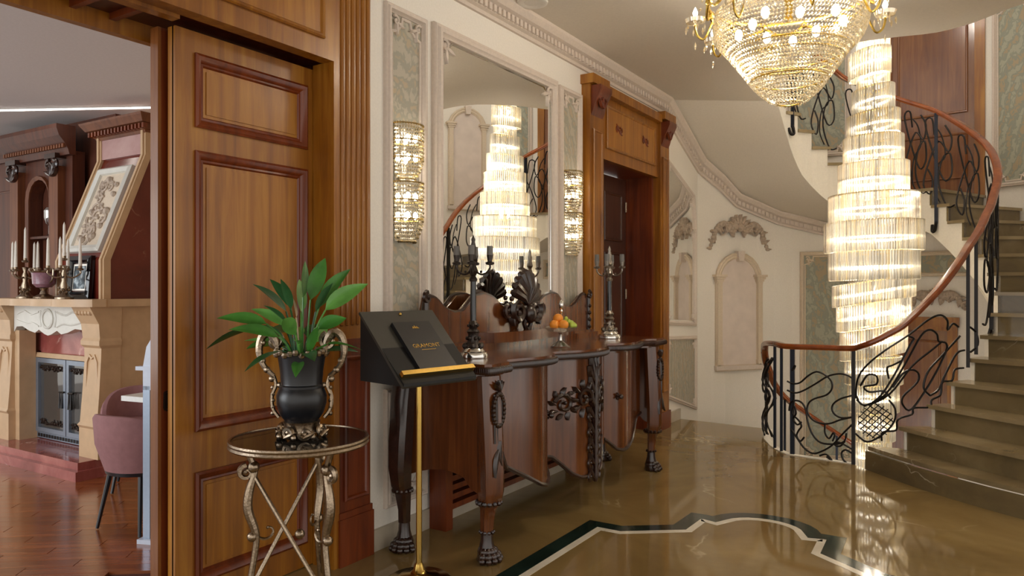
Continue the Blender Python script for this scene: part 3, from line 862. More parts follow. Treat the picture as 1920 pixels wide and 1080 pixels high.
for i, p in enumerate(edge_path):
    if p.x > .1: ed.ball((p.x + .004, p.y, .914), .0165, 6, 4, (1, 1, 1.15))
for q in (1, 2):
    for i in range(len(edge_path) - 1):
        p = edge_path[i] * (1 - q / 3) + edge_path[i + 1] * (q / 3)
        if p.x > .1: ed.ball((p.x + .004, p.y, .914), .0165, 6, 4, (1, 1, 1.15))
ed.build('carved_edge', 'carved_dark', tp_o, kind='stuff')
inset = MB().prism([(.05, .1)] + [(x - .05, y + .02) for x, y in half_top[5:-1]] + [(.555, YC)] + [(x - .05, 2 * YC - y - .02) for x, y in reversed(half_top[5:-1])] + [(.05, 2.4)], .88, .912, FXY)
inset.build('frieze', 'mahogany', SB)
def sheet(y0, y1, hem, name, mat, n=26, off=0.0):
    o = MB(); A = []
    for k in range(n + 1):
        y = y0 + (y1 - y0) * k / n
        x = front(y) + off
        A.append([(x, y, hem(y)), (x, y, .885), (x - .022, y, .885), (x - .022, y, hem(y))])
    o.loft(A, True, True)
    p = o.build(name, mat, SB)
    t = MB(); t.tube([(front(y0 + (y1 - y0) * k / n) + .004, y0 + (y1 - y0) * k / n, hem(y0 + (y1 - y0) * k / n)) for k in range(n + 1)], .012, 6)
    t.build('hem_moulding', 'carved_dark', p)
    return p
hemL = lambda y: lerp_table([(.30, .42), (.42, .40), (.55, .33), (.66, .27), (.74, .245), (.80, .26), (.865, .33)], y if y < YC else 2 * YC - y)
hemC = lambda y: lerp_table([(.88, .36), (.93, .35), (.99, .30), (1.06, .235), (1.13, .205), (1.19, .20), (1.25, .17)], y if y < YC else 2 * YC - y)
dl_ = sheet(.29, .868, hemL, 'door', 'mahogany')
dc_ = sheet(.892, 1.608, hemC, 'centre_panel', 'mahogany', 36)
dr_ = sheet(1.632, 2.21, hemL, 'door', 'mahogany')
for y, par in ((.845, dl_), (1.70, dr_)):
    kb = MB(); xk = front(y)
    kb.tube([(xk, y, .6), (xk + .03, y, .6)], [.008, .006], 8); kb.ball((xk + .036, y, .6), .017, 8, 6)
    for a in range(5): kb.ball((xk + .012, y + .018 * math.cos(a * 1.257), .6 + .018 * math.sin(a * 1.257)), .008, 6, 4)
    kb.build('knob', 'carved_dark', par)
for y in (.88, 1.62):
    MB().lathe([(.0001, .3), (.014, .3), (.012, .6), (.014, .88), (.0001, .88)], front(y) + .002, y, 10).build('corner_column', 'mahogany', SB)
# carved centre: plume with scrolls
cv = MB(); fc = lambda a, b, c: (front(YC + a) + c, YC + a, .5 + b)
for s in (-1, 1):
    f2 = lambda a, b, c: fc(s * a, b, c)
    spiral(cv, f2, .105, .16, .062, 1.3, PI, -1, .015, .014); spiral(cv, f2, .25, .14, .06, 1.35, .3, 1, .014, .012)
    for k in range(9):
        a = k * .7; leafpad(cv, f2, .105 + .06 * math.cos(a), .16 + .06 * math.sin(a), a, .05, .028, .012, .014)
    for k in range(9):
        a = k * .7; leafpad(cv, f2, .25 + .055 * math.cos(a), .14 + .055 * math.sin(a), a + .5, .045, .026, .010, .012)
    for k, b0 in enumerate((-.30, -.22, -.13, -.04, .05)):
        spiral(cv, f2, .045, b0, .03, 1.1, -1.2, 1, .01, .014)
        leafpad(cv, f2, .01, b0 - .02, .9, .09, .04, .012, .014)
    for k, b0 in enumerate((.1, .18, .25)): leafpad(cv, f2, .012, b0, 1.15 - .1 * k, .11, .045, .014, .016)
cv.tube([fc(0, b, .018) for b in [-.34 + .04 * k for k in range(18)]], [.012 + .009 * (k % 2) for k in range(18)], 7)
for k in range(3): leafpad(cv, fc, (k - 1) * .022, .28, PI / 2 - (k - 1) * .12, .12, .035, .018, .014)
cv.build('carved_plume', 'carved_dark', dc_)
# side panels
for s in (0, 1):
    o = MB(); A = []
    for k in range(11):
        t = k / 10; x = .10 + .43 * t
        y = .155 + .02 * math.sin(PI * t); y = y if s == 0 else 2 * YC - y
        hem = .36 + .05 * math.sin(PI * t) - (.03 if t > .8 else 0)
        y2 = y + (.02 if s == 0 else -.02)
        A.append([(x, y, hem), (x, y, .885), (x, y2, .885), (x, y2, hem)])
    o.loft(A); o.build('side_panel', 'mahogany', SB)
MB().box(.03, .05, .15, 2.35, .36, .885).build('back_panel', 'wood_dark', SB, smooth=False)
# legs
def claw(mb, cx, cy, ang, s=1.0):
    ca, sa = math.cos(ang), math.sin(ang)
    mb.ball((cx, cy, .045 * s), .047 * s, 10, 6, (1, 1, .9))
    for k in range(-2, 3):
        a = ang + k * .5
        for (r, z, q) in ((.035, .05, .021), (.052, .032, .02), (.064, .016, .016)):
            mb.ball((cx + r * s * math.cos(a), cy + r * s * math.sin(a), max(z, q) * s), q * s, 7, 5)
    mb.loft([[(cx + r * math.cos(2 * PI * j / 10), cy + r * math.sin(2 * PI * j / 10), z) for j in range(10)] for r, z in ((.045 * s, 0), (.05 * s, .012), (.04 * s, .06), (.030 * s, .10), (.028 * s, .14))])
def rect_ring(cx, cy, hw, hd, z, ang):
    out = []
    for (u, v) in ((-1, -.6), (-.6, -1), (.6, -1), (1, -.6), (1, .6), (.6, 1), (-.6, 1), (-1, .6)):
        a, b_ = u * hw, v * hd
        out.append((cx + a * math.cos(ang) - b_ * math.sin(ang), cy + a * math.sin(ang) + b_ * math.cos(ang), z))
    return out
def front_leg(cy, s):
    ang = s * .35
    cx = .555
    o = MB()
    o.loft([rect_ring(cx + dx, cy, hw, hd, z, ang) for dx, hw, hd, z in ((0, .05, .055, .885), (0.005, .052, .056, .80), (.015, .052, .055, .60), (.022, .052, .054, .45), (.022, .052, .053, .34), (.016, .046, .05, .29), (.005, .032, .034, .25), (0, .028, .03, .2), (-.003, .025, .027, .14))])
    lg = o.build('leg', 'wood_red' if False else 'mahogany', SB)
    ft = MB(); claw(ft, cx - .003, cy, 0 + s * .35); 
    for a in range(10):
        ft.ball((cx - .003 + .032 * math.cos(a * .628), cy + .032 * math.sin(a * .628), .14), .009, 6, 4)
    ft.build('claw_foot', 'carved_dark', lg)
    c = MB()
    for a in range(14): c.ball((cx + .008 + .055 * math.cos(a * .4488), cy + .055 * math.sin(a * .4488), .283), .013, 6, 4)
    c.build('bead_ring', 'carved_dark', lg); c = MB()
    fr = lambda a, b, cc: (cx + .06 + .02 * (0 if b > .1 else (.1 - b)) + cc, cy + a, .6 + b)
    for k in range(22):
        t = 2 * PI * k / 22; c.ball(fr(.045 * math.cos(t), .125 + .075 * math.sin(t), .004), .0135, 6, 4)
    c.build('wreath', 'carved_dark', lg); c = MB()
    for k in range(5): leafpad(c, fr, 0, .215, PI / 2 + (k - 2) * .35, .05, .024, .008, .012)
    c.build('shell_carving', 'carved_dark', lg)
    for k in range(4): MB().tube([fr(-.03 + .02 * k, .2, 0), fr(-.03 + .02 * k, -.03, 0)], .006, 5).build('reed', 'carved_dark', lg)
    c = MB()
    leafpad(c, fr, 0, -.02, -PI / 2, .14, .05, .004, .012); leafpad(c, fr, -.01, -.06, -PI / 2 - .35, .13, .04, .004, .01); leafpad(c, fr, .01, -.06, -PI / 2 + .35, .13, .04, .004, .01)
    c.build('leg_carving', 'carved_dark', lg)
for cy, s in ((.205, -1), (2.295, 1)): front_leg(cy, s)
for s in (0, 1):
    cy = .10 if s == 0 else 2.40
    sg = -1 if s == 0 else 1
    o = MB()
    o.loft([rect_ring(.12, cy + sg * dy, hw, hd, z, 0) for dy, hw, hd, z in ((-.02, .055, .04, .885), (.0, .055, .045, .75), (.018, .055, .05, .55), (.022, .05, .05, .42), (.012, .042, .045, .33), (-.002, .034, .034, .28), (-.012, .026, .028, .2), (-.012, .026, .026, .14))])
    lg = o.build('leg', 'carved_dark', SB)
    ft = MB(); claw(ft, .12, cy + sg * -.012, 0 + sg * 1.2); ft.build('claw_foot', 'carved_dark', lg)
    c = MB()
    for a in range(12): c.ball((.12 + .045 * math.cos(a * .5236), cy + .045 * math.sin(a * .5236), .30), .012, 6, 4)
    c.build('leg_carving', 'carved_dark', lg)
# small feet of the centre and door points
# backsplash
bp_ = MB()
topc = [(.30, 1.16), (.33, 1.25), (.40, 1.245), (.48, 1.19), (.56, 1.165), (.64, 1.17), (.70, 1.21), (.76, 1.255), (.86, 1.265), (.96, 1.24), (1.02, 1.2), (1.08, 1.18), (1.25, 1.17)]
poly_ = [(.30, 1.0)] + topc + [(2 * YC - a, b) for a, b in reversed(topc[:-1])] + [(2.2, 1.0)]
bp_.prism(poly_, .055, .10, FW)
bo = bp_.build('backsplash', 'mahogany', SB)
t = MB(); pts = [FW(a, b, .085) for a, b in topc] ; t.tube(smooth_path(pts, 3), .014, 6); pts = [FW(2 * YC - a, b, .085) for a, b in topc]; t.tube(smooth_path(pts, 3), .014, 6)
t.build('backsplash_edge', 'carved_dark', bo)
st2 = MB(); st2.box(.04, .17, .28, 2.22, .945, .985); st2.box(.04, .15, .3, 2.2, .985, 1.0)
st2.prism([(.05, .75), (.2, .8), (.235, .95), (.24, 1.25), (.235, 1.55), (.2, 1.7), (.05, 1.75)], .985, 1.045, lambda a, b, c: (a, b, c))
st2.build('gallery_step', 'mahogany', SB)
for y in (.305, 2.195):
    o = MB(); fr = lambda a, b, c: (c + .1, y + a, 1.05 + b)
    o.tube([fr(0, b, .0) for b in (-.05, .0, .06, .12, .19)], [.016, .02, .013, .02, .018], 7)
    spiral(o, fr, 0, .2, .03, 1.2, PI / 2, 1 if y < 1 else -1, .014); 
    for k in range(4): o.ball(fr(0, -.03 + .05 * k, .012), .017, 7, 5)
    o.build('end_scroll', 'carved_dark', SB)
cr = MB(); fr = lambda a, b, c: (c + .12, YC + a, 1.22 + b)
for k in range(9):
    a = PI / 2 + (k - 4) * .27; L = .215 - .012 * abs(k - 4)
    cr.tube([fr(0, -.02, .03), fr(L * .5 * math.cos(a), -.02 + L * .5 * math.sin(a), .045), fr(L * .92 * math.cos(a), -.02 + L * .92 * math.sin(a), .02), fr(L * math.cos(a), -.02 + L * math.sin(a), .0)], [.012, .024, .03, .012], 7)
for s in (-1, 1):
    f2 = lambda a, b, c: fr(s * a, b, c)
    spiral(cr, f2, .10, -.06, .075, 1.3, .6, -1, .024, .03); spiral(cr, f2, .2, -.05, .05, 1.3, PI, 1, .018, .015)
    for k in range(6): leafpad(cr, f2, .05 + .02 * k, -.1 - .01 * k, -.4 + .35 * k, .09, .04, .02, .02)
    for k in range(5): cr.ball(f2(.14 + .012 * k, .05 - .035 * k, .01), .018, 6, 4)
    cr.tube([f2(.02, -.1, .03), f2(.04, -.14, .03), f2(.02, -.17, .03), f2(0, -.18, .03)], .016, 6)
cr.ball(fr(0, -.08, .05), .05, 10, 7, (.8, 1, 1.2))
cr.build('shell_crest', 'carved_dark', SB)

# ------------------------------------------------------------------ radiator cover below
rc = thing('radiator_cover', (.06, 1.2, 0), 'low slatted wooden radiator cover under the sideboard against the wall', 'radiator cover')
MB().box(.019, .12, .5, 2.0, .10, .13).build('lower_rail', 'wood_red', rc, smooth=False)
MB().box(.019, .13, .44, .5, 0, .44).build('end_post', 'wood_red', rc, smooth=False)
MB().box(.019, .13, 2.0, 2.06, 0, .44).build('end_post', 'wood_red', rc, smooth=False)
MB().box(.019, .14, .43, 2.07, .44, .46).build('cover_top', 'wood_red', rc, smooth=False)
MB().box(.019, .06, .5, 2.0, .13, .44).build('back_board', 'wood_dark', rc, smooth=False)
for z in (.15, .2, .25): MB().box(.06, .115, .5, 2.0, z, z + .03).build('slat', 'wood_red', rc, smooth=False)
lt = mesh_of(MB().box(.07, .1, -.008, .008, -.075, .075), 'lattice_bar', 'wood_red')
for k in range(24):
    for s in (-1, 1): local_part('lattice_bar', lt, rc, (.0 + (.005 if s > 0 else 0), .56 + k * .06, .36), rot=(s * .7, 0, 0))

# ------------------------------------------------------------------ candelabra on the sideboard
def candelabrum(loc, rz, label, wax, cat='candelabrum', group=None, arms=4, metal='silver', scale=1.0, body='black_gloss'):
    t = thing('candelabrum', loc, label, cat, group)
    X, Y, Z = loc
    S = scale
    b_ = MB(); b_.lathe([(.0001, Z), (.075 * S, Z), (.078 * S, Z + .012 * S), (.07 * S, Z + .03 * S), (.06 * S, Z + .034 * S), (.052 * S, Z + .05 * S), (.045 * S, Z + .055 * S), (.0001, Z + .055 * S)], X, Y, 18)
    b_.build('base', 'bright_silver', t)
    f = MB(); f.lathe([(.0001, Z + .05 * S), (.05 * S, Z + .055 * S), (.03 * S, Z + .08 * S), (.026 * S, Z + .12 * S), (.034 * S, Z + .135 * S), (.02 * S, Z + .15 * S), (.028 * S, Z + .17 * S), (.016 * S, Z + .19 * S), (.0001, Z + .19 * S)], X, Y, 14)
    for k in range(6):
        a = k * PI / 3; f.ball((X + .045 * S * math.cos(a), Y + .045 * S * math.sin(a), Z + .062 * S), .016 * S, 7, 5); f.ball((X + .03 * S * math.cos(a + .5), Y + .03 * S * math.sin(a + .5), Z + .1 * S), .011 * S, 6, 4)
        f.ball((X + .026 * S * math.cos(a), Y + .026 * S * math.sin(a), Z + .165 * S), .009 * S, 6, 4)
    f.build('chased_foot', metal, t)
    MB().lathe([(.0001, Z + .185 * S), (.0165 * S, Z + .187 * S), (.0145 * S, Z + .39 * S), (.0001, Z + .392 * S)], X, Y, 12).build('column', body, t)
    c = MB(); c.lathe([(.0001, Z + .385 * S), (.019 * S, Z + .388 * S), (.022 * S, Z + .40 * S), (.012 * S, Z + .415 * S), (.026 * S, Z + .44 * S), (.018 * S, Z + .46 * S), (.012 * S, Z + .48 * S), (.022 * S, Z + .5 * S), (.014 * S, Z + .53 * S), (.016 * S, Z + .56 * S), (.008 * S, Z + .59 * S), (.011 * S, Z + .60 * S), (.001, Z + .625 * S)], X, Y, 12)
    c.build('capital', metal, t)
    for k in range(arms):
        a = rz + 2 * PI * k / arms; ca, sa = math.cos(a), math.sin(a)
        pr = lambda r, z: (X + r * S * ca, Y + r * S * sa, Z + z * S)
        m_ = MB(); m_.tube(smooth_path([pr(.01, .445), pr(.035, .425), pr(.064, .43), pr(.085, .455), pr(.085, .475)], 3), .0055 * S, 6)
        m_.ball(pr(.04, .437), .008 * S, 6, 4)
        ar = m_.build('arm', metal, t)
        q = MB(); x, y, _ = pr(.085, 0); zz = Z + .47 * S
        q.lathe([(.0001, zz), (.02 * S, zz + .004 * S), (.023 * S, zz + .014 * S), (.012 * S, zz + .02 * S), (.015 * S, zz + .04 * S), (.017 * S, zz + .052 * S), (.0001, zz + .052 * S)], x, y, 10)
        q.build('candle_cup', metal, ar)
        w_ = MB(); w_.lathe([(.0001, zz + .05 * S), (.0165 * S, zz + .05 * S), (.0155 * S, zz + .098 * S), (.0001, zz + .098 * S)], x, y, 10)
        w_.build('candle', wax, ar)
    return t
candelabrum((.36, .365, .945), .5, 'tall dark silver candelabrum with black column nearest the menu stand', 'grey_wax', group='pair of candelabra on the sideboard', metal='pewter_dark')
candelabrum((.335, 2.06, .945), .25, 'tall silver candelabrum with black column at far end of sideboard', 'grey_wax', group='pair of candelabra on the sideboard', scale=1.04)

# ------------------------------------------------------------------ fruit dish
FD = thing('fruit_stand', (.40, 1.22, .945), 'clear glass footed dish on the sideboard holding fruit', 'fruit dish')
x, y, z = .40, 1.22, .945
MB().lathe([(.0001, z), (.06, z), (.062, z + .006), (.035, z + .025), (.012, z + .04), (.009, z + .075), (.013, z + .085), (.0001, z + .085)], x, y, 18).build('foot', 'bright_silver', FD)
MB().lathe([(.0001, z + .085), (.03, z + .086), (.075, z + .095), (.105, z + .118), (.108, z + .12), (.1, z + .118), (.07, z + .1), (.0001, z + .092)], x, y, 24).build('bowl', 'glass_clear', FD)
MB().lathe([(.0001, z + .1), (.006, z + .1), (.006, z + .2), (.012, z + .215), (.006, z + .225), (.014, z + .24), (.016, z + .262), (.008, z + .28), (.0001, z + .284)], x, y + .01, 12).build('handle', 'bright_silver', FD)
def orange(p, label):
    o = MB(); o.ball(p, .031, 14, 9, (1, 1, .94)); q = o.build('orange', 'orange_peel')
    t = MB().lathe([(.0001, p[2] + .0285), (.004, p[2] + .0292), (.0001, p[2] + .031)], p[0], p[1], 6).build('stalk', 'leaf_dark', q)
    return tag(q, label, 'orange', 'oranges in the fruit stand')
orange((x - .005, y - .065, z + .136), 'bright orange at the left rim of the fruit stand')
orange((x + .045, y - .045, z + .136), 'bright orange at the front of the fruit stand')
orange((x + .0, y - .03, z + .172), 'bright orange on top of the other two oranges')
gb = thing('grape_bunch', (x, y + .04, z + .105), 'bunch of pale green grapes heaped in the fruit stand', 'grapes')
gm = MB().ball((0, 0, 0), .0125, 8, 6, (1, 1, 1.1)); gme = mesh_of(gm, 'grape', 'green_grape')
rr = random.Random(5)
for k in range(46):
    a = rr.uniform(0, 2 * PI); r = .062 * math.sqrt(rr.random()); h = .126 + (1 - r / .066) * .055 * rr.uniform(.5, 1)
    local_part('grape', gme, gb, (x + .01 + r * math.cos(a) * .95, y + .048 + r * math.sin(a) * .85, z + h))
MB().tube([(x, y + .04, z + .12), (x + .01, y + .05, z + .165), (x + .0, y + .06, z + .185)], .003, 5).build('stem', 'leaf_dark', gb)

# ------------------------------------------------------------------ wall sconces with beaded baskets
def sconce(yc, label):
    t = thing('wall_sconce', (0, yc, 1.84), label, 'wall lamp', 'crystal wall sconces')
    W, D = .1, .085
    x0 = .006
    MB().box(.004, .012, yc - .095, yc + .095, 1.54, 2.145).build('back_plate', 'bright_silver', t, smooth=False)
    def ring(r, n): return [(x0 + D * r * math.sin(PI * k / n), yc - W * r * math.cos(PI * k / n)) for k in range(n + 1)]
    for (ztop, zbot) in ((2.145, 1.865), (1.845, 1.54)):
        m_ = MB()
        rows = 14
        for q in range(rows + 1):
            f = q / rows; z_ = ztop + (zbot - ztop) * f
            r = 1.0 if f < .62 else 1.0 - .42 * ((f - .62) / .38) ** 1.6
            n = 20
            for i, (xx, yy) in enumerate(ring(r, n)):
                m_.octa((xx, yy, z_), .0075, .009)
        bk = m_.build('bead_basket', 'crystal_bead', t, kind='stuff')
        m_ = MB()
        for f in (0, .3, .62, 1.0):
            r = 1.0 if f <= .62 else .58
            m_.tube([(a, b_, ztop + (zbot - ztop) * f) for a, b_ in ring(r, 16)], .0035, 5)
        m_.build('gilt_ring', 'gold', bk)
        for dz in (.07, .17):
            for dy in (-.03, .03):
                bb = MB(); bb.ball((.045, yc + dy, ztop - dz), .012, 8, 6, (1, 1, 1.7)); bb.build('bulb', 'bulb_soft', t)
    return t
sconce(.258, 'beaded crystal wall sconce left of the mirror')
sconce(2.1, 'beaded crystal wall sconce right of the mirror')

# ------------------------------------------------------------------ menu lectern
LA = c2w(-.664, 3.27); wv = Vector((*[a - b for a, b in zip(c2w(.69, .72), c2w(0, 0))], 0)).normalized(); dv = Vector((wv.y, -wv.x, 0))
LW, LD, ZT, ZB = .407, .307, 1.193, .894
A0 = Vector((LA[0], LA[1], 0))
fl2 = lambda a, b, c: tuple(A0 + wv * a + dv * b + Vector((0, 0, c)))
ctr = fl2(LW / 2, LD / 2, 0)
LT = thing('menu_lectern', (ctr[0], ctr[1], 0), 'black slanted menu lectern on a slim brass pole beside the sideboard', 'lectern')
bx = MB(); v = [fl2(a, b, c) for a in (0, LW) for b, c in ((0, ZB), (LD, ZB), (LD, ZB + .012), (0, ZT - .012))]
bx.add(v, [(0, 1, 2, 3), (7, 6, 5, 4), (0, 4, 5, 1), (1, 5, 6, 2), (2, 6, 7, 3), (3, 7, 4, 0)])
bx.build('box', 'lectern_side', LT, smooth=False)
sl = Vector((0, LD, ZB - ZT)); sll = sl.length
su = Vector(fl2(0, LD, ZB)) - Vector(fl2(0, 0, ZT)); su.normalize()
sn = wv.cross(su); sn = sn if sn.z > 0 else -sn
top0 = Vector(fl2(0, 0, ZT))
fsl = lambda a, b, c: tuple(top0 + wv * a + su * b + sn * c)   # a across, b down the slope, c off the face
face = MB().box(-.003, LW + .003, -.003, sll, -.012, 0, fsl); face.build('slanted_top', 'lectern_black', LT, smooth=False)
MB().box(.005, LW + .004, sll - .062, sll - .04, 0, .03, fsl).build('brass_ledge', 'brass', LT, smooth=False)
MB().ball(fsl(LW * .5, .022, .004), .008, 8, 6).build('brass_stud', 'brass', LT)
pm = MB(); pm.lathe([(.0001, .02), (.0135, .02), (.0135, ZB), (.0001, ZB)], ctr[0], ctr[1], 14); pm.build('pole', 'brass', LT)
pm = MB(); pm.lathe([(.0001, 0), (.145, 0), (.147, .008), (.13, .018), (.095, .022), (.08, .034), (.04, .04), (.025, .055), (.02, .075), (.0135, .085), (.0001, .085)], ctr[0], ctr[1], 32); pm.build('base', 'brass', LT)
mb_ = MB(); mb_.box(.115, .325, .085, sll - .063, .001, .02, fsl)
bk_ = thing('menu_book', fsl(.22, .23, .001), 'dark leather menu book with gold lettering on the lectern', 'menu')
mb_.build('cover', 'menu_cover', bk_, smooth=False)
MB().box(.118, .328, .088, sll - .0635, .004, .017, fsl).build('pages', 'candle_wax', bk_, smooth=False)
def text_obj(body, size, a, b, c, mat, parent):
    cu = bpy.data.curves.new('title', 'FONT'); cu.body = body; cu.size = size; cu.align_x = 'CENTER'; cu.align_y = 'CENTER'; cu.extrude = .0003
    o = bpy.data.objects.new('title', cu)
    COL.objects.link(o)
    dg = bpy.context.evaluated_depsgraph_get(); me = bpy.data.meshes.new_from_object(o.evaluated_get(dg)); bpy.data.objects.remove(o)
    vs = [fsl(a + v.co.x, b - v.co.y, c + v.co.z) for v in me.vertices]
    q = MB().add(vs, [tuple(p.vertices) for p in me.polygons]); bpy.data.meshes.remove(me)
    return q.build('lettering', mat, parent, smooth=False)
text_obj('GRAMONT', .031, .225, .232, .0205, 'brass', bk_)
sp_ = MB()
for k in range(14): sp_.box(.186 + .0058 * k, .190 + .0058 * k, .2525, .2555, .0200, .0206, fsl)
sp_.build('small_print', 'brass', bk_, smooth=False)
lg = MB()
for k in range(3): lg.prism([(.205 + .011 * k, .128), (.212 + .011 * k, .113 - (.006 if k == 1 else 0)), (.222 + .011 * k, .128)], .0200, .0207, fsl)
lg.build('emblem', 'brass', bk_, smooth=False)

# ------------------------------------------------------------------ round side table
TX, TY = .305, -.726
ST = thing('round_side_table', (TX, TY, 0), 'small round dark glass table with scrolled silver legs before the wooden door', 'side table')
TZ = .72; TR = .262
MB().lathe([(.0001, TZ - .012), (TR - .008, TZ - .012), (TR - .008, TZ), (.0001, TZ)], TX, TY, 48).build('glass_top', 'table_glass', ST)
MB().lathe([(TR - .012, TZ - .024), (TR - .002, TZ - .026), (TR + .003, TZ - .02), (TR - .001, TZ - .012), (TR + .003, TZ - .004), (TR, TZ + .003), (TR - .008, TZ + .003), (TR - .010, TZ - .01)], TX, TY, 48).build('rim', 'antique_silver', ST)
for k in range(3):
    a = math.radians(-147 + 120 * k) + .35
    ca, sa = math.cos(a), math.sin(a)
    pr = lambda r, z: (TX + r * ca, TY + r * sa, z)
    m_ = MB(); pts = smooth_path([pr(.2, TZ - .02), pr(.175, .64), pr(.165, .60), pr(.185, .53), pr(.19, .46), pr(.165, .38), pr(.16, .33), pr(.18, .2), pr(.205, .08), pr(.23, 0.012)], 4)
    n_ = len(pts); m_.tube(pts, [.012 + .006 * math.sin(PI * min(1, max(0, (i / n_ - .22) / .4))) for i in range(n_)], 8)
    m_.ball(pr(.232, .014), .014, 8, 5)
    lg_ = m_.build('leg', 'antique_silver', ST)
    c = MB(); fr = lambda u, v, w_: (TX + (.165 + u) * ca - w_ * sa, TY + (.165 + u) * sa + w_ * ca, v)
    spiral(c, fr, -.045, .375, .05, .8, .5, -1, .007, 0); c.ball(fr(.01, .355, 0), .02, 8, 6)
    c.build('leg_scroll', 'antique_silver', lg_); c = MB(); c.ball(fr(.005, .62, 0), .024, 8, 6); spiral(c, fr, .03, .60, .03, 1.2, PI / 2, -1, .012, 0)
    c.build('leg_scroll', 'antique_silver', lg_)
    b2 = a + 2 * PI / 3
    MB().tube([pr(.17, .59), (TX + .21 * math.cos(b2), TY + .21 * math.sin(b2), .10)], .0085, 8).build('cross_brace', 'antique_silver', ST)
MB().ball((TX, TY, .345), .02, 8, 6).build('brace_boss', 'antique_silver', ST)

# ------------------------------------------------------------------ vase with peace lily
VX, VY = TX + .005, TY + .005
VS = thing('urn_vase', (VX, VY, TZ + .003), 'black urn vase with ornate silver handles standing on the round table', 'vase')
Z0 = TZ + .003
MB().lathe([(.0001, Z0 + .06), (.062, Z0 + .062), (.082, Z0 + .09), (.094, Z0 + .13), (.095, Z0 + .16), (.087, Z0 + .185), (.079, Z0 + .195), (.078, Z0 + .21), (.082, Z0 + .26), (.09, Z0 + .31), (.094, Z0 + .325), (.085, Z0 + .325), (.07, Z0 + .2), (.0001, Z0 + .2)], VX, VY, 32).build('body', 'black_satin', VS)
MB().lathe([(.0795, Z0 + .189), (.084, Z0 + .192), (.0845, Z0 + .2), (.0795, Z0 + .205)], VX, VY, 32).build('neck_ring', 'black_satin', VS)
MB().lathe([(.0001, Z0 + .02), (.07, Z0 + .022), (.066, Z0 + .05), (.072, Z0 + .062), (.06, Z0 + .066), (.0001, Z0 + .064)], VX, VY, 28).build('base_ring', 'antique_silver', VS)
ft = MB()
for k in range(8):
    a = k * PI / 4 + .2; fr = lambda u, v, w_: (VX + (.075 + w_) * math.cos(a) - u * math.sin(a), VY + (.075 + w_) * math.sin(a) + u * math.cos(a), Z0 + v)
    spiral(ft, fr, .0, .026, .024, 1.2, (k % 2) * PI, 1, .010, .012); ft.ball(fr(.028, .012, .012), .012, 7, 5); leafpad(ft, fr, -.01, .01, .3, .05, .03, .015, .01)
ft.build('scroll_foot', 'antique_silver', VS)
rimm = MB()
for k in range(26):
    a = 2 * PI * k / 26; rimm.ball((VX + .094 * math.cos(a), VY + .094 * math.sin(a), Z0 + .327 + .006 * math.sin(k * 2.1)), .013, 6, 4)
rimm.build('rim_carving', 'antique_silver', VS)
hv = Vector((UZ, UX, 0))    # handles spread along the view's right
for s in (-1, 1):
    fr = lambda u, v, w_: (VX + s * hv.x * u - hv.y * w_, VY + s * hv.y * u + hv.x * w_, Z0 + v)
    m_ = MB()
    m_.tube(smooth_path([fr(.092, .33, 0), fr(.10, .37, 0), fr(.125, .405, 0), fr(.155, .385, 0), fr(.165, .33, 0), fr(.15, .28, 0), fr(.125, .25, 0), fr(.108, .235, 0)], 4), [.010, .011, .012, .014, .016, .018, .019, .019, .019, .018, .017, .017, .016, .015, .015, .014, .014, .013, .012, .012, .011, .011, .01, .01, .01, .01, .01, .01, .01][:29], 7)
    spiral(m_, fr, .105, .37, .035, 1.1, PI * .6, 1, .012, 0)
    for k in range(6): m_.ball(fr(.165 - .012 * abs(k - 2) ** 1.3, .4 - .035 * k, 0), .014, 7, 5)
    m_.tube(smooth_path([fr(.108, .235, 0), fr(.10, .2, 0), fr(.115, .16, 0), fr(.112, .11, 0), fr(.088, .075, 0)], 4), .0075, 6)
    for k in range(5): m_.ball(fr(.112, .19 - .025 * k, 0), .009, 6, 4)
    m_.ball(fr(.085, .2, .0), .012, 7, 5)
    m_.build('handle', 'antique_silver', VS)
MB().lathe([(.0001, Z0 + .3), (.08, Z0 + .3), (.0001, Z0 + .305)], VX, VY, 20).build('soil', 'soil', VS)
PL = thing('peace_lily', (VX, VY, Z0 + .305), 'green leafy peace lily plant growing in the black urn', 'plant')
vr = Vector((UZ, UX, 0)); vf = Vector((-UX, UZ, 0))
def lily_leaf(az, reach, height, L, w_, mat, droop=.0, twist=0.0):
    d = (vr * math.cos(az) + vf * math.sin(az))
    base = Vector((VX, VY, Z0 + .3)) + d * .03
    tipb = base + d * reach + Vector((0, 0, height))
    out = (d * math.cos(droop) + Vector((0, 0, math.sin(droop)))).normalized()
    side = out.cross(Vector((0, 0, 1)))
    if side.length < .1: side = vr.copy()
    side.normalize()
    side = (side * math.cos(twist) + out.cross(side) * math.sin(twist)).normalized()
    nn = side.cross(out)
    s_ = MB(); s_.tube(smooth_path([base, base + d * reach * .4 + Vector((0, 0, height * .6)), tipb], 4), .0035, 5)
    rows = []
    for k in range(9):
        t = k / 8; hw = w_ * .5 * (math.sin(PI * t ** .75) ** .9 if 0 < t < 1 else .02)
        c = tipb + out * L * t - Vector((0, 0, 1)) * (L * .22 * t * t) + nn * 0
        rows.append([c + side * hw * q + nn * (hw * .28 * abs(q)) for q in (-1, -.5, 0, .5, 1)])
    s_.loft(rows, False, False)
    s_.build('leaf', mat, PL)
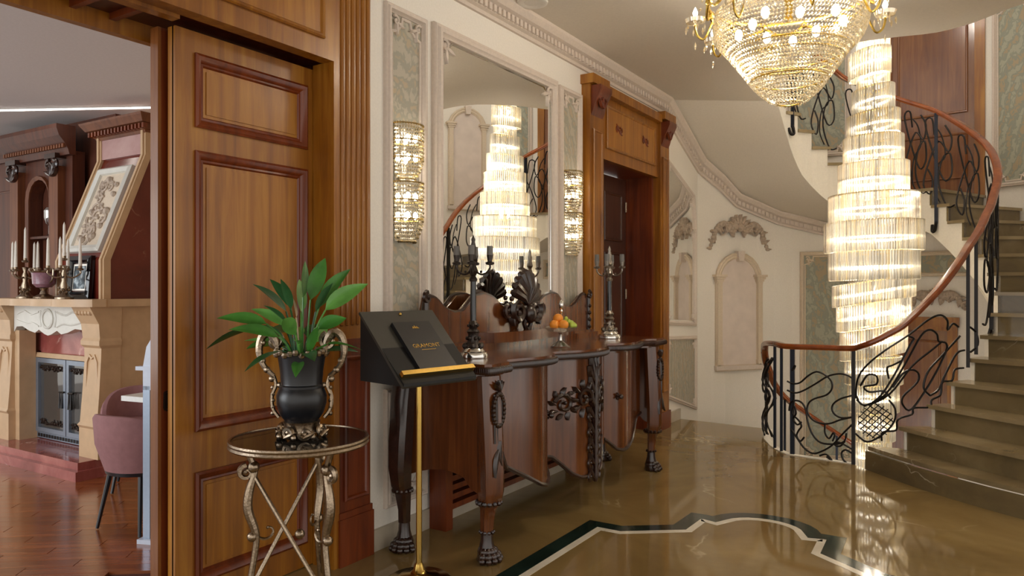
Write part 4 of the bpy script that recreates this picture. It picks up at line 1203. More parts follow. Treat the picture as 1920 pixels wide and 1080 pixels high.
leaves = [(PI * .95, .14, .12, .2, .075, 'leaf_dark', -.15, .2), (PI * .75, .07, .10, .17, .07, 'leaf_dark', .2, -.5), (PI * .6, .03, .18, .20, .06, 'leaf_light', .9, .7), (PI * .55, .02, .24, .17, .05, 'leaf_green', 1.25, 1.0),
          (PI * .2, .04, .2, .21, .08, 'leaf_green', 1.0, -1.1), (.1, .06, .19, .19, .075, 'leaf_light', .75, -1.2), (-.3, .08, .06, .13, .05, 'leaf_green', .1, -.3), (-PI * .35, .05, .03, .13, .06, 'leaf_dark', .1, .2),
          (-PI * .65, .07, .04, .16, .065, 'leaf_dark', -.1, .1), (PI * .85, .09, .05, .15, .06, 'leaf_green', .1, .6), (-PI * .8, .06, .09, .17, .07, 'leaf_green', .4, -.7), (-PI * .5, .05, .1, .16, .065, 'leaf_light', .6, .9),
          (PI * .35, .02, .23, .2, .07, 'leaf_green', 1.2, .8), (-PI * .2, .07, .12, .15, .06, 'leaf_green', .5, -1.0), (PI * 1.1, .1, .14, .16, .06, 'leaf_green', .35, 1.0), (PI * .5, .05, .08, .15, .06, 'leaf_dark', .5, 0), (-PI * .45, .04, -.0, .1, .05, 'leaf_green', -.2, 0),
          (PI * .02, .05, .03, .12, .05, 'leaf_dark', .2, .4), (PI * 1.3, .02, .2, .15, .06, 'leaf_dark', 1.0, .3)]
for (az, re_, he, L, w_, mt, dr_, tw) in leaves: lily_leaf(az, re_, he, L * 1.18, w_ * .92, mt, dr_, tw)
rl_ = random.Random(12)
for k in range(14):
    lily_leaf(rl_.uniform(0, 2 * PI), rl_.uniform(.02, .07), rl_.uniform(.02, .2), rl_.uniform(.12, .2), rl_.uniform(.035, .06), rl_.choice(('leaf_green', 'leaf_dark', 'leaf_light')), rl_.uniform(.3, 1.2), rl_.uniform(-1, 1))
lily_leaf(PI * .7, .03, .16, .12, .035, 'flower_cream', 1.15, .9)
# ------------------------------------------------------------------ crystal column hanging in the stairwell
CX, CY = c2w(2.95, 6.1)
CZ = lambda y: CAMH + (540 - y) * 6.1 / F
KR = .003925
tiers = [(78, 118, 30), (96, 147, 39), (118, 165, 30), (165, 214, 39), (213, 258, 49), (257, 307, 56), (307, 366, 66), (365, 418, 85), (416, 473, 93), (472, 526, 85), (525, 567, 77), (565, 613, 69),
         (612, 668, 62), (667, 720, 54), (719, 772, 47), (771, 826, 40), (825, 880, 33), (879, 935, 27)]
up = [(-140, -95, 20), (-96, -50, 24), (-51, -6, 27), (-7, 40, 24), (38, 80, 28)]
colm = thing('crystal_column_chandelier', (CX, CY, 1.3), 'tall tiered column chandelier of glowing glass rods hanging in the stairwell', 'chandelier')
for i, (y0, y1, hw) in enumerate(up + tiers):
    zt, zb, r = CZ(y0), CZ(y1), hw * KR
    ox, oy = 0, 0
    if i - len(up) == 1: ox, oy = [a - b for a, b in zip(c2w(-.03, 0), c2w(0, 0))]
    slope = .05 if i - len(up) in (10, 11, 12) else (.008 if i >= len(up) + 5 else .025)
    n = max(14, int(2 * PI * r / .021))
    rods = MB()
    va = math.atan2(CAM[1] - CY, CAM[0] - CX)
    dz = lambda a: slope * math.sin(a - va)
    for k in range(n):
        a = 2 * PI * k / n; x, y = CX + ox + r * math.cos(a), CY + oy + r * math.sin(a)
        rods.lathe([(.0001, zb + dz(a)), (.0095, zb + .006 + dz(a)), (.0095, zt - .004 + dz(a)), (.0001, zt + dz(a))], x, y, 5)
    ro = rods.build('crystal_tier', 'crystal_rod', colm, kind='stuff')
    MB().tube([(CX + ox + (r - .012) * math.cos(a), CY + oy + (r - .012) * math.sin(a), zt - .006 + dz(a)) for a in [2 * PI * k / 28 for k in range(28)]], .006, 5, True).build('gilt_hoop', 'gold', ro)
    lr = r * .88; zl = zt + (zb - zt) * .55
    MB().tube([(CX + ox + lr * math.cos(a), CY + oy + lr * math.sin(a), zl + dz(a)) for a in [2 * PI * k / 24 for k in range(24)]], .011, 6, True).build('lamp_ring', 'lamp_ring', ro)
MB().lathe([(.0001, CZ(950)), (.02, CZ(950)), (.02, 6.2), (.0001, 6.2)], CX, CY, 8).build('core_rod', 'bright_silver', colm)

# ------------------------------------------------------------------ beaded basket chandelier in the foyer
BX, BY, _ = at(1479, 100, 4.0)
BZ = lambda y: CAMH + (540 - y) * 4.0 / F
prof_px = [(22, 142), (44, 146), (60, 143), (74, 137), (92, 122), (111, 105), (130, 91), (148, 77), (165, 63), (178, 50), (188, 38), (194, 24)]
KB = 4.0 / F / 1.066
bas = thing('beaded_basket_chandelier', (BX, BY, BZ(194)), 'large beaded crystal basket chandelier with gilt bands under the ceiling', 'chandelier')
rows = 27
for q in range(rows):
    y = 20 + (194 - 20) * q / (rows - 1)
    r = lerp_table(prof_px, y) * KB
    n = int(2 * PI * r / .0185); m_ = MB()
    for k in range(n):
        a = 2 * PI * (k + .5 * (q % 2)) / n
        m_.octa((BX + r * math.cos(a), BY + r * math.sin(a), BZ(y) + .003 * math.sin(5 * a + q)), .0088, .0098)
    m_.build('bead_row', 'crystal_bead', bas, kind='stuff')
for y in (22, 98, 112, 150, 194):
    r = lerp_table(prof_px, y) * KB - .007
    MB().tube([(BX + r * math.cos(a), BY + r * math.sin(a), BZ(y)) for a in [2 * PI * k / 40 for k in range(40)]], .004, 6, True).build('gilt_hoop', 'gold', bas)
sw = MB()
for k in range(12):
    a0 = 2 * PI * k / 12; r = .425
    sw.tube([(BX + r * math.cos(a0 + .5236 * t / 8), BY + r * math.sin(a0 + .5236 * t / 8), BZ(2) - .05 * math.sin(PI * t / 8)) for t in range(9)], .009, 6)
    sw.ball((BX + r * math.cos(a0), BY + r * math.sin(a0), BZ(2)), .02, 8, 6)
sw.tube([(BX + .42 * math.cos(a), BY + .42 * math.sin(a), BZ(-4)) for a in [2 * PI * k / 40 for k in range(40)]], .011, 6, True)
sw.build('gilt_crown_band', 'gold', bas)
# upper strands to the ceiling cap
for k in range(24):
    a = 2 * PI * k / 24; m_ = MB()
    for t in range(14):
        f = t / 13; r = .41 * (1 - f) ** 1.6 + .05; m_.octa((BX + r * math.cos(a), BY + r * math.sin(a), BZ(0) + (3.03 - BZ(0)) * f), .009)
    m_.build('bead_strand', 'crystal_bead', bas, kind='stuff')
MB().lathe([(.0001, 3.08), (.09, 3.08), (.08, 3.05), (.03, 3.03), (.02, BZ(40)), (.0001, BZ(40))], BX, BY, 16).build('stem', 'gold', bas)
arm_me = []
for k in range(8):
    a = math.atan2(UX, UZ) + PI + 2 * PI * k / 8 - .12; ca, sa = math.cos(a), math.sin(a)
    pr = lambda r, z: (BX + r * ca, BY + r * sa, z)
    m_ = MB(); m_.tube(smooth_path([pr(.40, BZ(36)), pr(.44, BZ(66)), pr(.475, BZ(62)), pr(.49, BZ(48)), pr(.49, BZ(40))], 4), .006, 6)
    ar = m_.build('arm', 'gold', bas)
    x, y, _ = pr(.49, 0)
    MB().lathe([(.0001, BZ(40)), (.05, BZ(36)), (.056, BZ(29)), (.045, BZ(30)), (.012, BZ(33)), (.012, BZ(24)), (.0001, BZ(24))], x, y, 14).build('drip_pan', 'crystal_drop', ar)
    dr = MB()
    for t in range(6): dr.octa((x + .052 * math.cos(t * 1.047), y + .052 * math.sin(t * 1.047), BZ(48)), .007, .022)
    dr.octa((x, y, BZ(80)), .007, .025)
    dr.build('crystal_drops', 'crystal_drop', ar, kind='stuff')
    MB().lathe([(.0001, BZ(25)), (.011, BZ(22)), (.014, BZ(17)), (.008, BZ(11)), (.0001, BZ(6))], x, y, 10).build('candle_bulb', 'bulb', ar)
for k in range(9):
    a = 2 * PI * k / 9 + .3; r = .2 if k % 2 else .27
    b_ = MB(); b_.ball((BX + r * math.cos(a), BY + r * math.sin(a), BZ(48)), .022, 10, 7, (1, 1, 1.4)); b_.build('bulb', 'bulb', bas)

def lamp_point(parent, loc, energy, size, name='lamp_light'):
    l = bpy.data.lights.new(name, 'POINT'); l.energy = energy; l.color = (1, .9, .78); l.shadow_soft_size = size
    o = bpy.data.objects.new(name, l); COL.objects.link(o); o.parent = parent
    b = WLOC[parent.name]; o.location = (loc[0] - b[0], loc[1] - b[1], loc[2] - b[2])
lamp_point(bas, (BX, BY, BZ(-45)), 42, .12)
for z_, e_ in ((4.6, 30), (3.2, 28), (2.1, 26), (1.1, 20), (-.4, 12)): lamp_point(colm, (CX, CY, z_), e_, .06)
# ------------------------------------------------------------------ ceiling downlights
def downlight(x, y, label):
    t = thing('ceiling_downlight', (x, y, 3.08), label, 'ceiling light', 'ceiling downlights')
    MB().lathe([(.045, 3.079), (.06, 3.07), (.085, 3.066), (.095, 3.07), (.098, 3.08), (.05, 3.08)], x, y, 28).build('trim_ring', 'plastic_white', t)
    MB().lathe([(.0001, 3.074), (.05, 3.074), (.05, 3.0785), (.0001, 3.0785)], x, y, 20).build('lens', 'plastic_white', t)
    return t
downlight(.18, 1.26, 'round white ceiling downlight above the mirror wall')
# ------------------------------------------------------------------ stair railing
RAILZ = [(-124.6, .85), (-119, .885), (-107, 1.03), (-96, 1.25), (-78, 1.607), (-62, 1.83), (-47, 2.0), (-20, 2.33), (12, 2.69), (32, 2.92), (50, 3.07), (80, 3.36), (98, 3.64), (117, 3.97), (127, 4.15)]
NEW = c2w(2.15, 5.83); POST = c2w(2.52, 5.51)
rail = thing('stair_railing', (*POST, 0), 'wrought iron stair railing with scrollwork and curved wooden handrail', 'railing')
RT = [(-124.6 + k * (127 + 124.6) / 60) for k in range(61)]
def rz(t): return lerp_table(RAILZ, t)
hp = [(*NEW, .84), (*[(a + b) / 2 for a, b in zip(NEW, POST)], .845)] + [(*PIN(t), rz(t)) for t in RT]
# down flight rail path
DR = [(200, .845), (192, .84), (184, .83), (176, .81), (168, .77), (160, .70), (152, .62), (144, .53), (132, .40), (120, .26), (108, .13), (96, .0), (84, -.14), (72, -.28), (60, -.42), (48, -.58), (36, -.73), (20, -.9)]
dn = [(*PIN(t), z) for t, z in reversed(DR)]
def sweep_rail(pts, w_, h_):
    P = smooth_path(pts, 3); rings = []
    for i, p in enumerate(P):
        t = P[min(i + 1, len(P) - 1)] - P[max(i - 1, 0)]; t.normalize()
        s = Vector((t.y, -t.x, 0))
        if s.length < .05: s = Vector((1, 0, 0))
        s.normalize(); u = s.cross(t)
        if u.z < 0: u = -u
        rings.append([p + s * a * w_ + u * b_ * h_ for a, b_ in ((-.7, -.6), (.7, -.6), (.78, -.2), (1, 0), (1, .5), (.7, .95), (0, 1.05), (-.7, .95), (-1, .5), (-1, 0), (-.78, -.2))])
    return MB().loft(rings, True, True)
sweep_rail(dn + hp, .031, .026).build('handrail', 'rail_wood', rail)
def post(x, y, z0, z1, r=.011, mat='iron', par=None):
    return MB().box(x - r, x + r, y - r, y + r, z0, z1).build('baluster_post', mat, par or rail, smooth=False)
post(*POST, 0, .84, .013)
pn = c2w(2.19, 5.83); post(*pn, 0.0, .83, .016, 'iron_blue')
for (cx, cz) in ((2.14, 5.93), (2.13, 6.05)):
    p_ = c2w(cx, cz); post(*p_, -.05, .83, .010, 'iron_blue')
for t in (152, 118, 84): p_ = PIN(t); post(*p_, lerp_table(sorted(DR), t) - .95, lerp_table(sorted(DR), t) - .02, .010, 'iron_blue')
for t0 in (196, 184, 172, 160):
    dz0 = lambda t: lerp_table(sorted(DR), t) - .86
    for q, (s0, s1) in enumerate(((0, -14), (-3, -11))):
        MB().tube(smooth_path([(*PIN(t0 + s0), dz0(t0 + s0) + .1), (*PIN(t0 + s1, .02), dz0(t0 + s1) + .25), (*PIN(t0 + s0, -.02), dz0(t0 + s0) + .42), (*PIN(t0 + s1, .02), dz0(t0 + s1) + .58), (*PIN(t0 + s0 - 4, -.02), dz0(t0 + s0 - 4) + .74), (*PIN(t0 + s1, 0), dz0(t0 + s1) + .7)], 4), .0075, 6).build('iron_scroll', 'iron', rail)
# near section: scrolls lie in the curved plane of the railing; depth follows the railing's plan
def proj_px(X, Y):
    dx, dy = X - CAM[0], Y - CAM[1]
    z = -UX * dx + UZ * dy; x = UZ * dx + UX * dy
    return 960 + F * x / z, z
plan = [proj_px(*NEW), proj_px(*POST)] + [proj_px(*PIN(t)) for t in range(-122, -44, 4)]
plan2 = []
for p in plan:
    if not plan2 or p[0] > plan2[-1][0] + .5: plan2.append(p)
def rp(px, py): return at(px, py, lerp_table(plan2, px))
def scroll(pts, ox, oy, sc, r=.0075, name='iron_scroll', sub=4, par=None):
    P = [rp(ox + a / sc, oy + b_ / sc) for a, b_ in pts]
    return MB().tube(smooth_path(P, sub), r, 6).build(name, 'iron', par or rail)
A_ = (1420, 620, 3.858)
for c in ([(215, 365), (260, 383), (310, 375), (370, 325), (430, 297), (490, 320), (535, 365), (540, 420), (500, 465), (420, 490), (375, 520), (360, 575), (385, 630), (440, 665), (520, 672), (600, 645), (690, 625)],
          [(215, 430), (270, 450), (330, 435), (420, 385), (510, 330), (590, 312), (650, 322), (695, 350)],
          [(690, 468), (610, 490), (555, 525), (540, 565), (560, 605), (610, 630), (690, 625)],
          [(230, 580), (240, 525), (275, 505), (320, 520), (350, 570), (365, 660), (400, 750), (460, 810), (560, 820), (630, 800), (645, 740)],
          [(240, 705), (290, 780), (340, 850), (400, 887), (460, 875), (540, 830), (620, 745), (690, 675)],
          [(490, 680), (490, 740), (520, 780), (550, 740), (560, 760), (545, 800)],
          [(690, 860), (640, 830), (580, 805), (560, 825), (600, 835), (635, 800)],
          [(690, 890), (640, 862), (610, 885), (620, 930), (650, 962)],
          [(265, 460), (262, 540), (255, 600), (300, 650), (320, 690), (300, 720), (285, 760), (310, 800), (340, 770)],
          [(270, 545), (280, 600), (260, 640), (290, 680), (320, 660)],
          [(450, 905), (500, 895), (540, 940), (500, 910)], [(250, 290), (275, 250), (265, 280)]):
    scroll(c, *A_)
B_ = (1600, 560, 3.0)
for c in ([(14, 560), (25, 450), (80, 370), (180, 290), (310, 205), (420, 120), (490, 92), (530, 125), (530, 175), (560, 140), (590, 160)],
          [(20, 570), (70, 600), (150, 550), (230, 430), (320, 260), (340, 225), (310, 210)],
          [(40, 490), (80, 430), (130, 435), (130, 480), (60, 495), (90, 525), (170, 520), (210, 560)],
          [(60, 605), (180, 540), (290, 370), (380, 210), (430, 175), (470, 200), (480, 240), (520, 250), (520, 300), (440, 460), (330, 620), (280, 600), (280, 550), (360, 470), (365, 420), (330, 400), (280, 420), (220, 500)],
          [(14, 540), (60, 600), (200, 540), (330, 380), (440, 290), (500, 240)],
          [(430, 545), (395, 500), (420, 410), (490, 330), (600, 210)],
          [(430, 545), (480, 510), (520, 420), (580, 310), (625, 290)],
          [(160, 800), (165, 750), (240, 740), (250, 680), (330, 650), (340, 615), (430, 610), (440, 570), (490, 540), (500, 470), (555, 460), (570, 400), (620, 390)],
          [(14, 760), (80, 805), (170, 760), (230, 690), (235, 620), (200, 570)],
          [(200, 450), (190, 390), (220, 375), (270, 350)],
          [(640, 150), (690, 190), (700, 260), (660, 300)]):
    scroll(c, *B_)
for dx_, dy_ in ((.83, .56), (.72, -.70)):
    for k in range(-3, 4):
        o_ = k * 27; L_ = math.sqrt(max(0, 98 ** 2 - o_ ** 2)); cx_, cy_ = 125 - dy_ * o_, 690 + dx_ * o_
        MB().tube([rp(1600 + (cx_ + dx_ * L_ * q) / 3, 560 + (cy_ + dy_ * L_ * q) / 3) for q in (-1, -.4, .2, 1)], .0042, 5).build('net_bar', 'iron', rail)
for t in (-79, -73):
    p_ = PIN(t); post(*p_, rz(t) - .86, rz(t) - .02, .012)
# upper sections: scrolls generated on the curved railing surface
def surf(t, h): p_ = PIN(t); return (*p_, rz(t) - .86 + h)
def sscroll(pts, r=.0075): return MB().tube(smooth_path([surf(t, h) for t, h in pts], 4), r, 6).build('iron_scroll', 'iron', rail)
for t0 in (-66, -44, -22, 0, 20, 36, 50, 66, 84, 102):
    w_ = 20 if t0 < 30 else 15
    sscroll([(t0, .12), (t0 + w_ * .25, .06), (t0 + w_ * .5, .22), (t0 + w_ * .4, .45), (t0 + w_ * .15, .55), (t0 + w_ * .1, .38), (t0 + w_ * .35, .28), (t0 + w_ * .7, .5), (t0 + w_ * .9, .72), (t0 + w_ * .7, .78), (t0 + w_ * .62, .64)])
    sscroll([(t0 + w_ * .3, .78), (t0 + w_ * .1, .7), (t0 + w_ * .2, .56), (t0 + w_ * .5, .6), (t0 + w_ * .8, .36), (t0 + w_ * .95, .14), (t0 + w_ * .75, .08), (t0 + w_ * .68, .22), (t0 + w_ * .82, .3)])
    sscroll([(t0 + w_ * .45, .05), (t0 + w_ * .62, .14), (t0 + w_ * .55, .36), (t0 + w_ * .3, .5), (t0 + w_ * .4, .66), (t0 + w_ * .6, .72)], .006)
for t in (-47, 31, 112):
    p_ = PIN(t, -.012)
    q = post(*p_, rz(t) - 1.02, rz(t) - .015, .014, 'iron_blue' if t > 0 else 'iron')
    MB().tube(smooth_path([(*PIN(t, -.012), rz(t) - 1.0), (*PIN(t, -.03), rz(t) - 1.08), (*PIN(t + 2, -.02), rz(t) - 1.09), (*PIN(t + 2.6, .0), rz(t) - 1.03)], 4), .015, 6).build('post_bracket', 'iron', q)
# ------------------------------------------------------------------ parlour seen through the portal
wb = setting('wall_parlour', (-4, .62, 0))
MB().box(-8, -3.34, .64, .76, 0, 2.70).build('wall_surface', 'parlour_wood', wb, smooth=False)
MB().box(-3.34, -.34, .78, .85, 0, 2.70).build('wall_surface', 'cream_stone', wb, smooth=False)
FB = lambda a, b, c: (a, .64 - c, b)    # facing the camera side (-Y)
raised_panel(wb.children[0], FB, -5.6, -4.75, .2, 2.2, 'parlour_wood')
crn = MB()
crn.molding([(-8, 2.46), (-4.62, 2.46)], [(.0, 0), (0, .03), (.03, .05), (.07, .10), (.12, .13), (.14, .13), (.14, 0)], FB, closed=False)
crn.build('crown_moulding', 'parlour_wood', wb, smooth=False)
# niche cabinet
cb = thing('niche_cabinet', (-4.2, .5, 0), 'dark panelled wooden cabinet with arched niche behind the fireplace', 'cabinet')
FCb = lambda a, b, c: (a, .5 - c, b)
x0, x1 = -4.66, -3.72
m_ = MB(); hw = .17; xm = -4.24; sp = 2.05
outer = [(x0, .0), (x0, 2.42), (x1, 2.42), (x1, 0.0)]
pts = [(x0, 0), (x0, 2.42), (x1, 2.42), (x1, 0), (xm + hw, 0), (xm + hw, sp)] + [(xm + hw * math.cos(PI * k / 8), sp + hw * math.sin(PI * k / 8)) for k in range(1, 8)] + [(xm - hw, sp), (xm - hw, 0)]
m_.prism(pts, -.1, 0, FCb); m_.build('front_board', 'parlour_wood', cb, smooth=False)
MB().box(xm - hw - .02, xm + hw + .02, .605, .635, 0, 2.3).build('niche_back', 'parlour_wood', cb, smooth=False)
MB().molding([(xm - hw, .0), (xm - hw, sp)] + [(xm - hw * math.cos(PI * k / 8), sp + hw * math.sin(PI * k / 8)) for k in range(1, 8)] + [(xm + hw, sp), (xm + hw, 0)], [(.035, 0), (.03, .025), (0, .012), (0, 0)], FCb, closed=False).build('arch_moulding', 'parlour_wood_light', cb)
for z in (1.2, 1.72): MB().box(xm - hw, xm + hw, .5, .6, z, z + .02).build('shelf', 'parlour_wood', cb, smooth=False)
for xp in (-4.56, -3.90):
    p_ = MB().box(xp - .07, xp + .07, .44, .5, 0, 2.3).build('pilaster', 'parlour_wood_light', cb, smooth=False)
    c = MB(); fr = lambda a, b, cc: (xp + a, .44 - cc, 2.28 + b)
    c.box(xp - .085, xp + .085, .41, .5, 2.36, 2.4); 
    for s in (-1, 1): spiral(c, lambda a, b, cc: fr(s * a, b, cc), .05, .03, .04, 1.2, 2, -1, .016)
    for k in range(5): leafpad(c, fr, 0, -.06, PI * (.15 + .175 * k), .11, .05, .012, .02)
    c.build('capital', 'carved_dark', p_)
m_ = MB(); m_.molding([(x0 - .05, 2.38), (x1 + .05, 2.38)], [(.0, 0), (0, .05), (.04, .06), (.08, .08), (.14, .13), (.2, .15), (.23, .15), (.23, 0)], FCb, closed=False)
co_ = m_.build('crown_moulding', 'parlour_wood', cb, smooth=False)
dm = mesh_of(MB().box(-.012, .012, -.02, 0, 0, .03), 'dentil', 'parlour_wood_light')
for k in range(24): local_part('dentil', dm, co_, (x0 + .0 + k * .042, .425, 2.43)).location = (x0 + k * .042, .425, 2.43)
gv = thing('glass_goblet', (xm + .06, .55, 1.74), 'small clear glass goblet standing in the cabinet niche', 'goblet')
MB().lathe([(.0001, 1.74), (.04, 1.74), (.01, 1.76), (.01, 1.83), (.03, 1.85), (.045, 1.9), (.045, 1.96), (.04, 1.96), (.0001, 1.86)], xm + .06, .55, 14).build('glass', 'glass_clear', gv)
MB().lathe([(.0001, 1.961), (.047, 1.962), (.03, 1.985), (.008, 1.99), (.008, 2.01), (.0001, 2.01)], xm + .06, .55, 12).build('lid', 'bright_silver', gv)

# fireplace
FPc = thing('fireplace', (-3.35, .2, 0), 'cream stone fireplace with red marble hearth and sloped marble hood', 'fireplace')
XL, XR = -4.1, -2.6
MB().box(-4.3, -2.58, -.07, .4, 0, .065).build('hearth_slab', 'red_marble', FPc, smooth=False)
MB().box(-4.25, -2.63, -.03, .4, .065, .115).build('hearth_slab', 'red_marble', FPc, smooth=False)
MB().box(-3.70, XR - .03, .38, .62, .0, 1.17).build('chimney_breast', 'cream_stone', FPc, smooth=False)
MB().box(XR - .06, XR - .02, .14, .62, .0, 1.17).build('side_cheek', 'cream_stone', FPc, smooth=False)
FFP = lambda a, b, c: (a, .12 - c, b)
for (a0, a1) in ((XL, -3.86), (-2.84, XR)):
    o = MB(); rows = []
    for (z, d, w_) in ((.115, .03, .0), (.32, .03, 0), (.34, .045, 0), (.36, .03, -.01), (.55, .015, -.012), (.8, .0, -.015), (.88, .0, -.01), (.9, .02, 0), (.93, .02, 0), (.95, .01, -.01), (1.05, .02, -.005), (1.12, .06, 0), (1.17, .085, 0)):
        rows.append([(a0 - w_, .26, z), (a1 + w_, .26, z), (a1 + w_, .12 - d, z), (a0 - w_, .12 - d, z)])
    o.loft(rows); c_ = o.build('column', 'cream_stone', FPc, smooth=False)
    c = MB(); ac = (a0 + a1) / 2; fr = lambda a, b, cc: (ac + a, .115 - cc, b)
    c.molding([(ac - a_, b_) for a_, b_ in ((-.07, .45), (-.055, .78), (-.03, .82), (0, .80), (.03, .82), (.055, .78), (.07, .45), (0, .40))], [(0, .0), (.0, .012), (-.012, .008), (-.012, 0)], FFP)
    for k in range(5): MB().ball((ac - .08 + .04 * k, .06, 1.13), .02, 7, 5).build('bead', 'cream_stone', c_)
    c.build('column_relief', 'cream_stone', c_)
# white apron with wavy edge
ap = [(-3.86, 1.17), (-2.84, 1.17), (-2.84, .96), (-2.88, 1.0), (-2.97, 1.005), (-3.07, .975), (-3.16, .96), (-3.22, .985), (-3.30, .955), (-3.35, .945), (-3.40, .955), (-3.48, .985), (-3.54, .96), (-3.63, .975), (-3.73, 1.005), (-3.82, 1.0), (-3.86, .96)]
MB().prism(ap, -.08, -.01, FFP).build('apron', 'white_stone', FPc, smooth=False)
med = MB(); fr = lambda a, b, c: (-3.35 + a, .13 - c, 1.07 + b)
med.tube([fr(.075 * math.cos(k * PI / 10), .068 * math.sin(k * PI / 10), .003) for k in range(20)], .011, 6, True)
for s in (-1, 1): med.tube(smooth_path([fr(s * .1, .06, 0), fr(s * .115, 0, 0), fr(s * .1, -.06, 0)], 4), .008, 5); med.tube(smooth_path([fr(s * .13, .05, 0), fr(s * .25, .03, 0), fr(s * .35, .055, 0), fr(s * .45, .03, 0)], 4), .008, 5); med.tube(smooth_path([fr(s * .13, -.06, 0), fr(s * .22, -.035, 0), fr(s * .33, -.04, 0), fr(s * .46, -.02, 0)], 4), .007, 5)
med.build('apron_relief', 'white_stone', FPc)
MB().box(-3.9, -3.8, .14, .26, .115, .97).build('inner_jamb', 'cream_stone', FPc, smooth=False)
m_ = MB(); m_.box(-3.84, -2.86, .3, .36, .775, 1.1); m_.box(-3.86, -3.80, .3, .36, .115, .8); m_.box(-2.90, -2.84, .3, .36, .115, .8)
m_.build('marble_surround', 'red_marble', FPc, smooth=False)
m_ = MB(); m_.molding([(-3.80, .115), (-3.80, .755), (-2.90, .755), (-2.90, .115)], [(.035, 0), (.035, .03), (.0, .04), (0, 0)], lambda a, b, c: (a, .3 - c, b), closed=False)
m_.build('firebox_frame', 'cream_stone', FPc, smooth=False)
FD2 = lambda a, b, c: (a, .29 - c, b)
for (a0, a1) in ((-3.80, -3.355), (-3.345, -2.90)):
    g = MB().box(a0 + .03, a1 - .03, .2, .72, 0, .008, FD2).build('glass_door', 'smoked_glass', FPc, smooth=False)
    MB().molding(rect(a0, a1, .17, .75), [(0, 0), (0, .03), (-.035, .03), (-.035, 0)], FD2).build('door_frame', 'steel_frame', g, smooth=False)
    o = MB(); rr = random.Random(9)
    for b0, s in ((.69, -1), (.23, 1)):
        o = MB(); o.tube([FD2(a0 + .04, b0, .012), FD2(a1 - .04, b0, .012)], .004, 5)
        for k in range(12):
            aa = a0 + .05 + (a1 - a0 - .1) * k / 11
            o.ball(FD2(aa, b0 + s * rr.uniform(0, .035), .014), rr.uniform(.008, .016), 6, 4); leafpad(o, FD2, aa, b0, s * rr.uniform(.4, 2.6), .045, .02, .01, .006)
        o.build('leaf_ironwork', 'dark_bronze', g)
    m_ = MB(); s = 1 if a0 < -3.5 else -1; xh = a1 - .06 if s > 0 else a0 + .06
    m_.tube([FD2(xh - .03, .5, .03), FD2(xh + .05, .505, .035)], .008, 6)
    for q in (-.015, .015): m_.tube([FD2(xh + q, .5, .035), FD2(xh + q, .42, .035), FD2(xh + q, .38, .035)], [.004, .009, .012], 6)
    m_.build('door_handle', 'iron', g)
gr = MB().box(-3.8, -2.9, .27, .3, .12, .165); g_ = gr.build('ash_grille', 'steel_frame', FPc, smooth=False)
for k in range(22): MB().box(-3.78 + k * .04, -3.755 + k * .04, .266, .272, .13, .155).build('grille_bar', 'iron', g_, smooth=False)
# mantel shelf with rounded fronts
ms = MB()
edge_m = []
for k in range(5):
    a0 = -4.2 + k * .3; edge_m += [(a0 + .3 * t / 6, -.02 - .035 * math.sin(PI * t / 6) ** .7) for t in range(6)]
edge_m += [(-2.62, -.02), (-2.56, .03), (-2.55, .12)]
ms.prism(edge_m + [(-2.57, .14), (-2.55, .62), (-3.70, .62), (-3.70, .39), (-4.2, .39)], 1.17, 1.222, FXY)
ms.build('mantel_shelf', 'cream_stone', FPc)
# hood
HX0, HX1 = -3.33, -2.70
hz = [(1.222, .20), (1.50, .20), (2.29, .51), (2.54, .51)]
hd_ = MB(); hd_.loft([[(HX0, y, z), (HX1, y, z), (HX1, .76, z), (HX0, .76, z)] for z, y in hz]); hd_o = hd_.build('hood', 'oxblood_marble', FPc, smooth=False)
MB().box(HX0 + .04, HX1 - .04, .497, .509, 2.30, 2.53).build('marble_panel', 'rose_marble', hd_o, smooth=False)
strips = MB()
for xa, xb in ((HX0 - .01, HX0 + .05), (HX1 - .05, HX1 + .012)):
    strips.loft([[(xa, y - .02, z), (xb, y - .02, z), (xb, y + .03, z), (xa, y + .03, z)] for z, y in hz])
    strips.loft([[(xa + .018, y - .032, z), (xb - .018, y - .032, z), (xb - .018, y, z), (xa + .018, y, z)] for z, y in hz])
strips.build('stone_band', 'cream_stone', hd_o, smooth=False)
sv = Vector((0, .31, .79)).normalized(); sn2 = Vector((0, -.79, .31)).normalized()
FH = lambda a, b, c: tuple(Vector((a, .20, 1.50)) + sv * b + sn2 * c)
fm_ = MB().molding(rect(HX0 + .09, HX1 - .09, .06, .76), [(0, 0), (0, .03), (-.02, .045), (-.05, .03), (-.055, 0)], FH).build('relief_frame', 'white_stone', hd_o)
MB().prism(rect(HX0 + .13, HX1 - .13, .1, .72), 0, .012, FH).build('relief_slab', 'plaster_warm', hd_o, smooth=False)
rl = MB(); rr = random.Random(21); frr = lambda a, b, c: FH((HX0 + HX1) / 2 + a, .4 + b, c)
for k in range(16):
    spiral(rl, frr, rr.uniform(-.1, .1), rr.uniform(-.25, .25), rr.uniform(.03, .07), 1.0, rr.uniform(0, 6), rr.choice((-1, 1)), .014, .016, 10)
    rl.ball(frr(rr.uniform(-.11, .11), rr.uniform(-.26, .26), .018), rr.uniform(.015, .03), 7, 5)
rl.build('carved_relief', 'ornament_plaster', hd_o)
hc = MB(); FHC = lambda a, b, c: (a, .51 - c, b)
hc.loft([[(HX0 - d, .50 - d, z), (HX1 + d, .50 - d, z), (HX1 + d, .70, z), (HX0 - d, .70, z)] for z, d in ((2.45, .01), (2.47, .02), (2.475, .035), (2.515, .04), (2.52, .07), (2.565, .1), (2.58, .105))])
hc_o = hc.build('hood_crown', 'parlour_wood_light', hd_o, smooth=False)
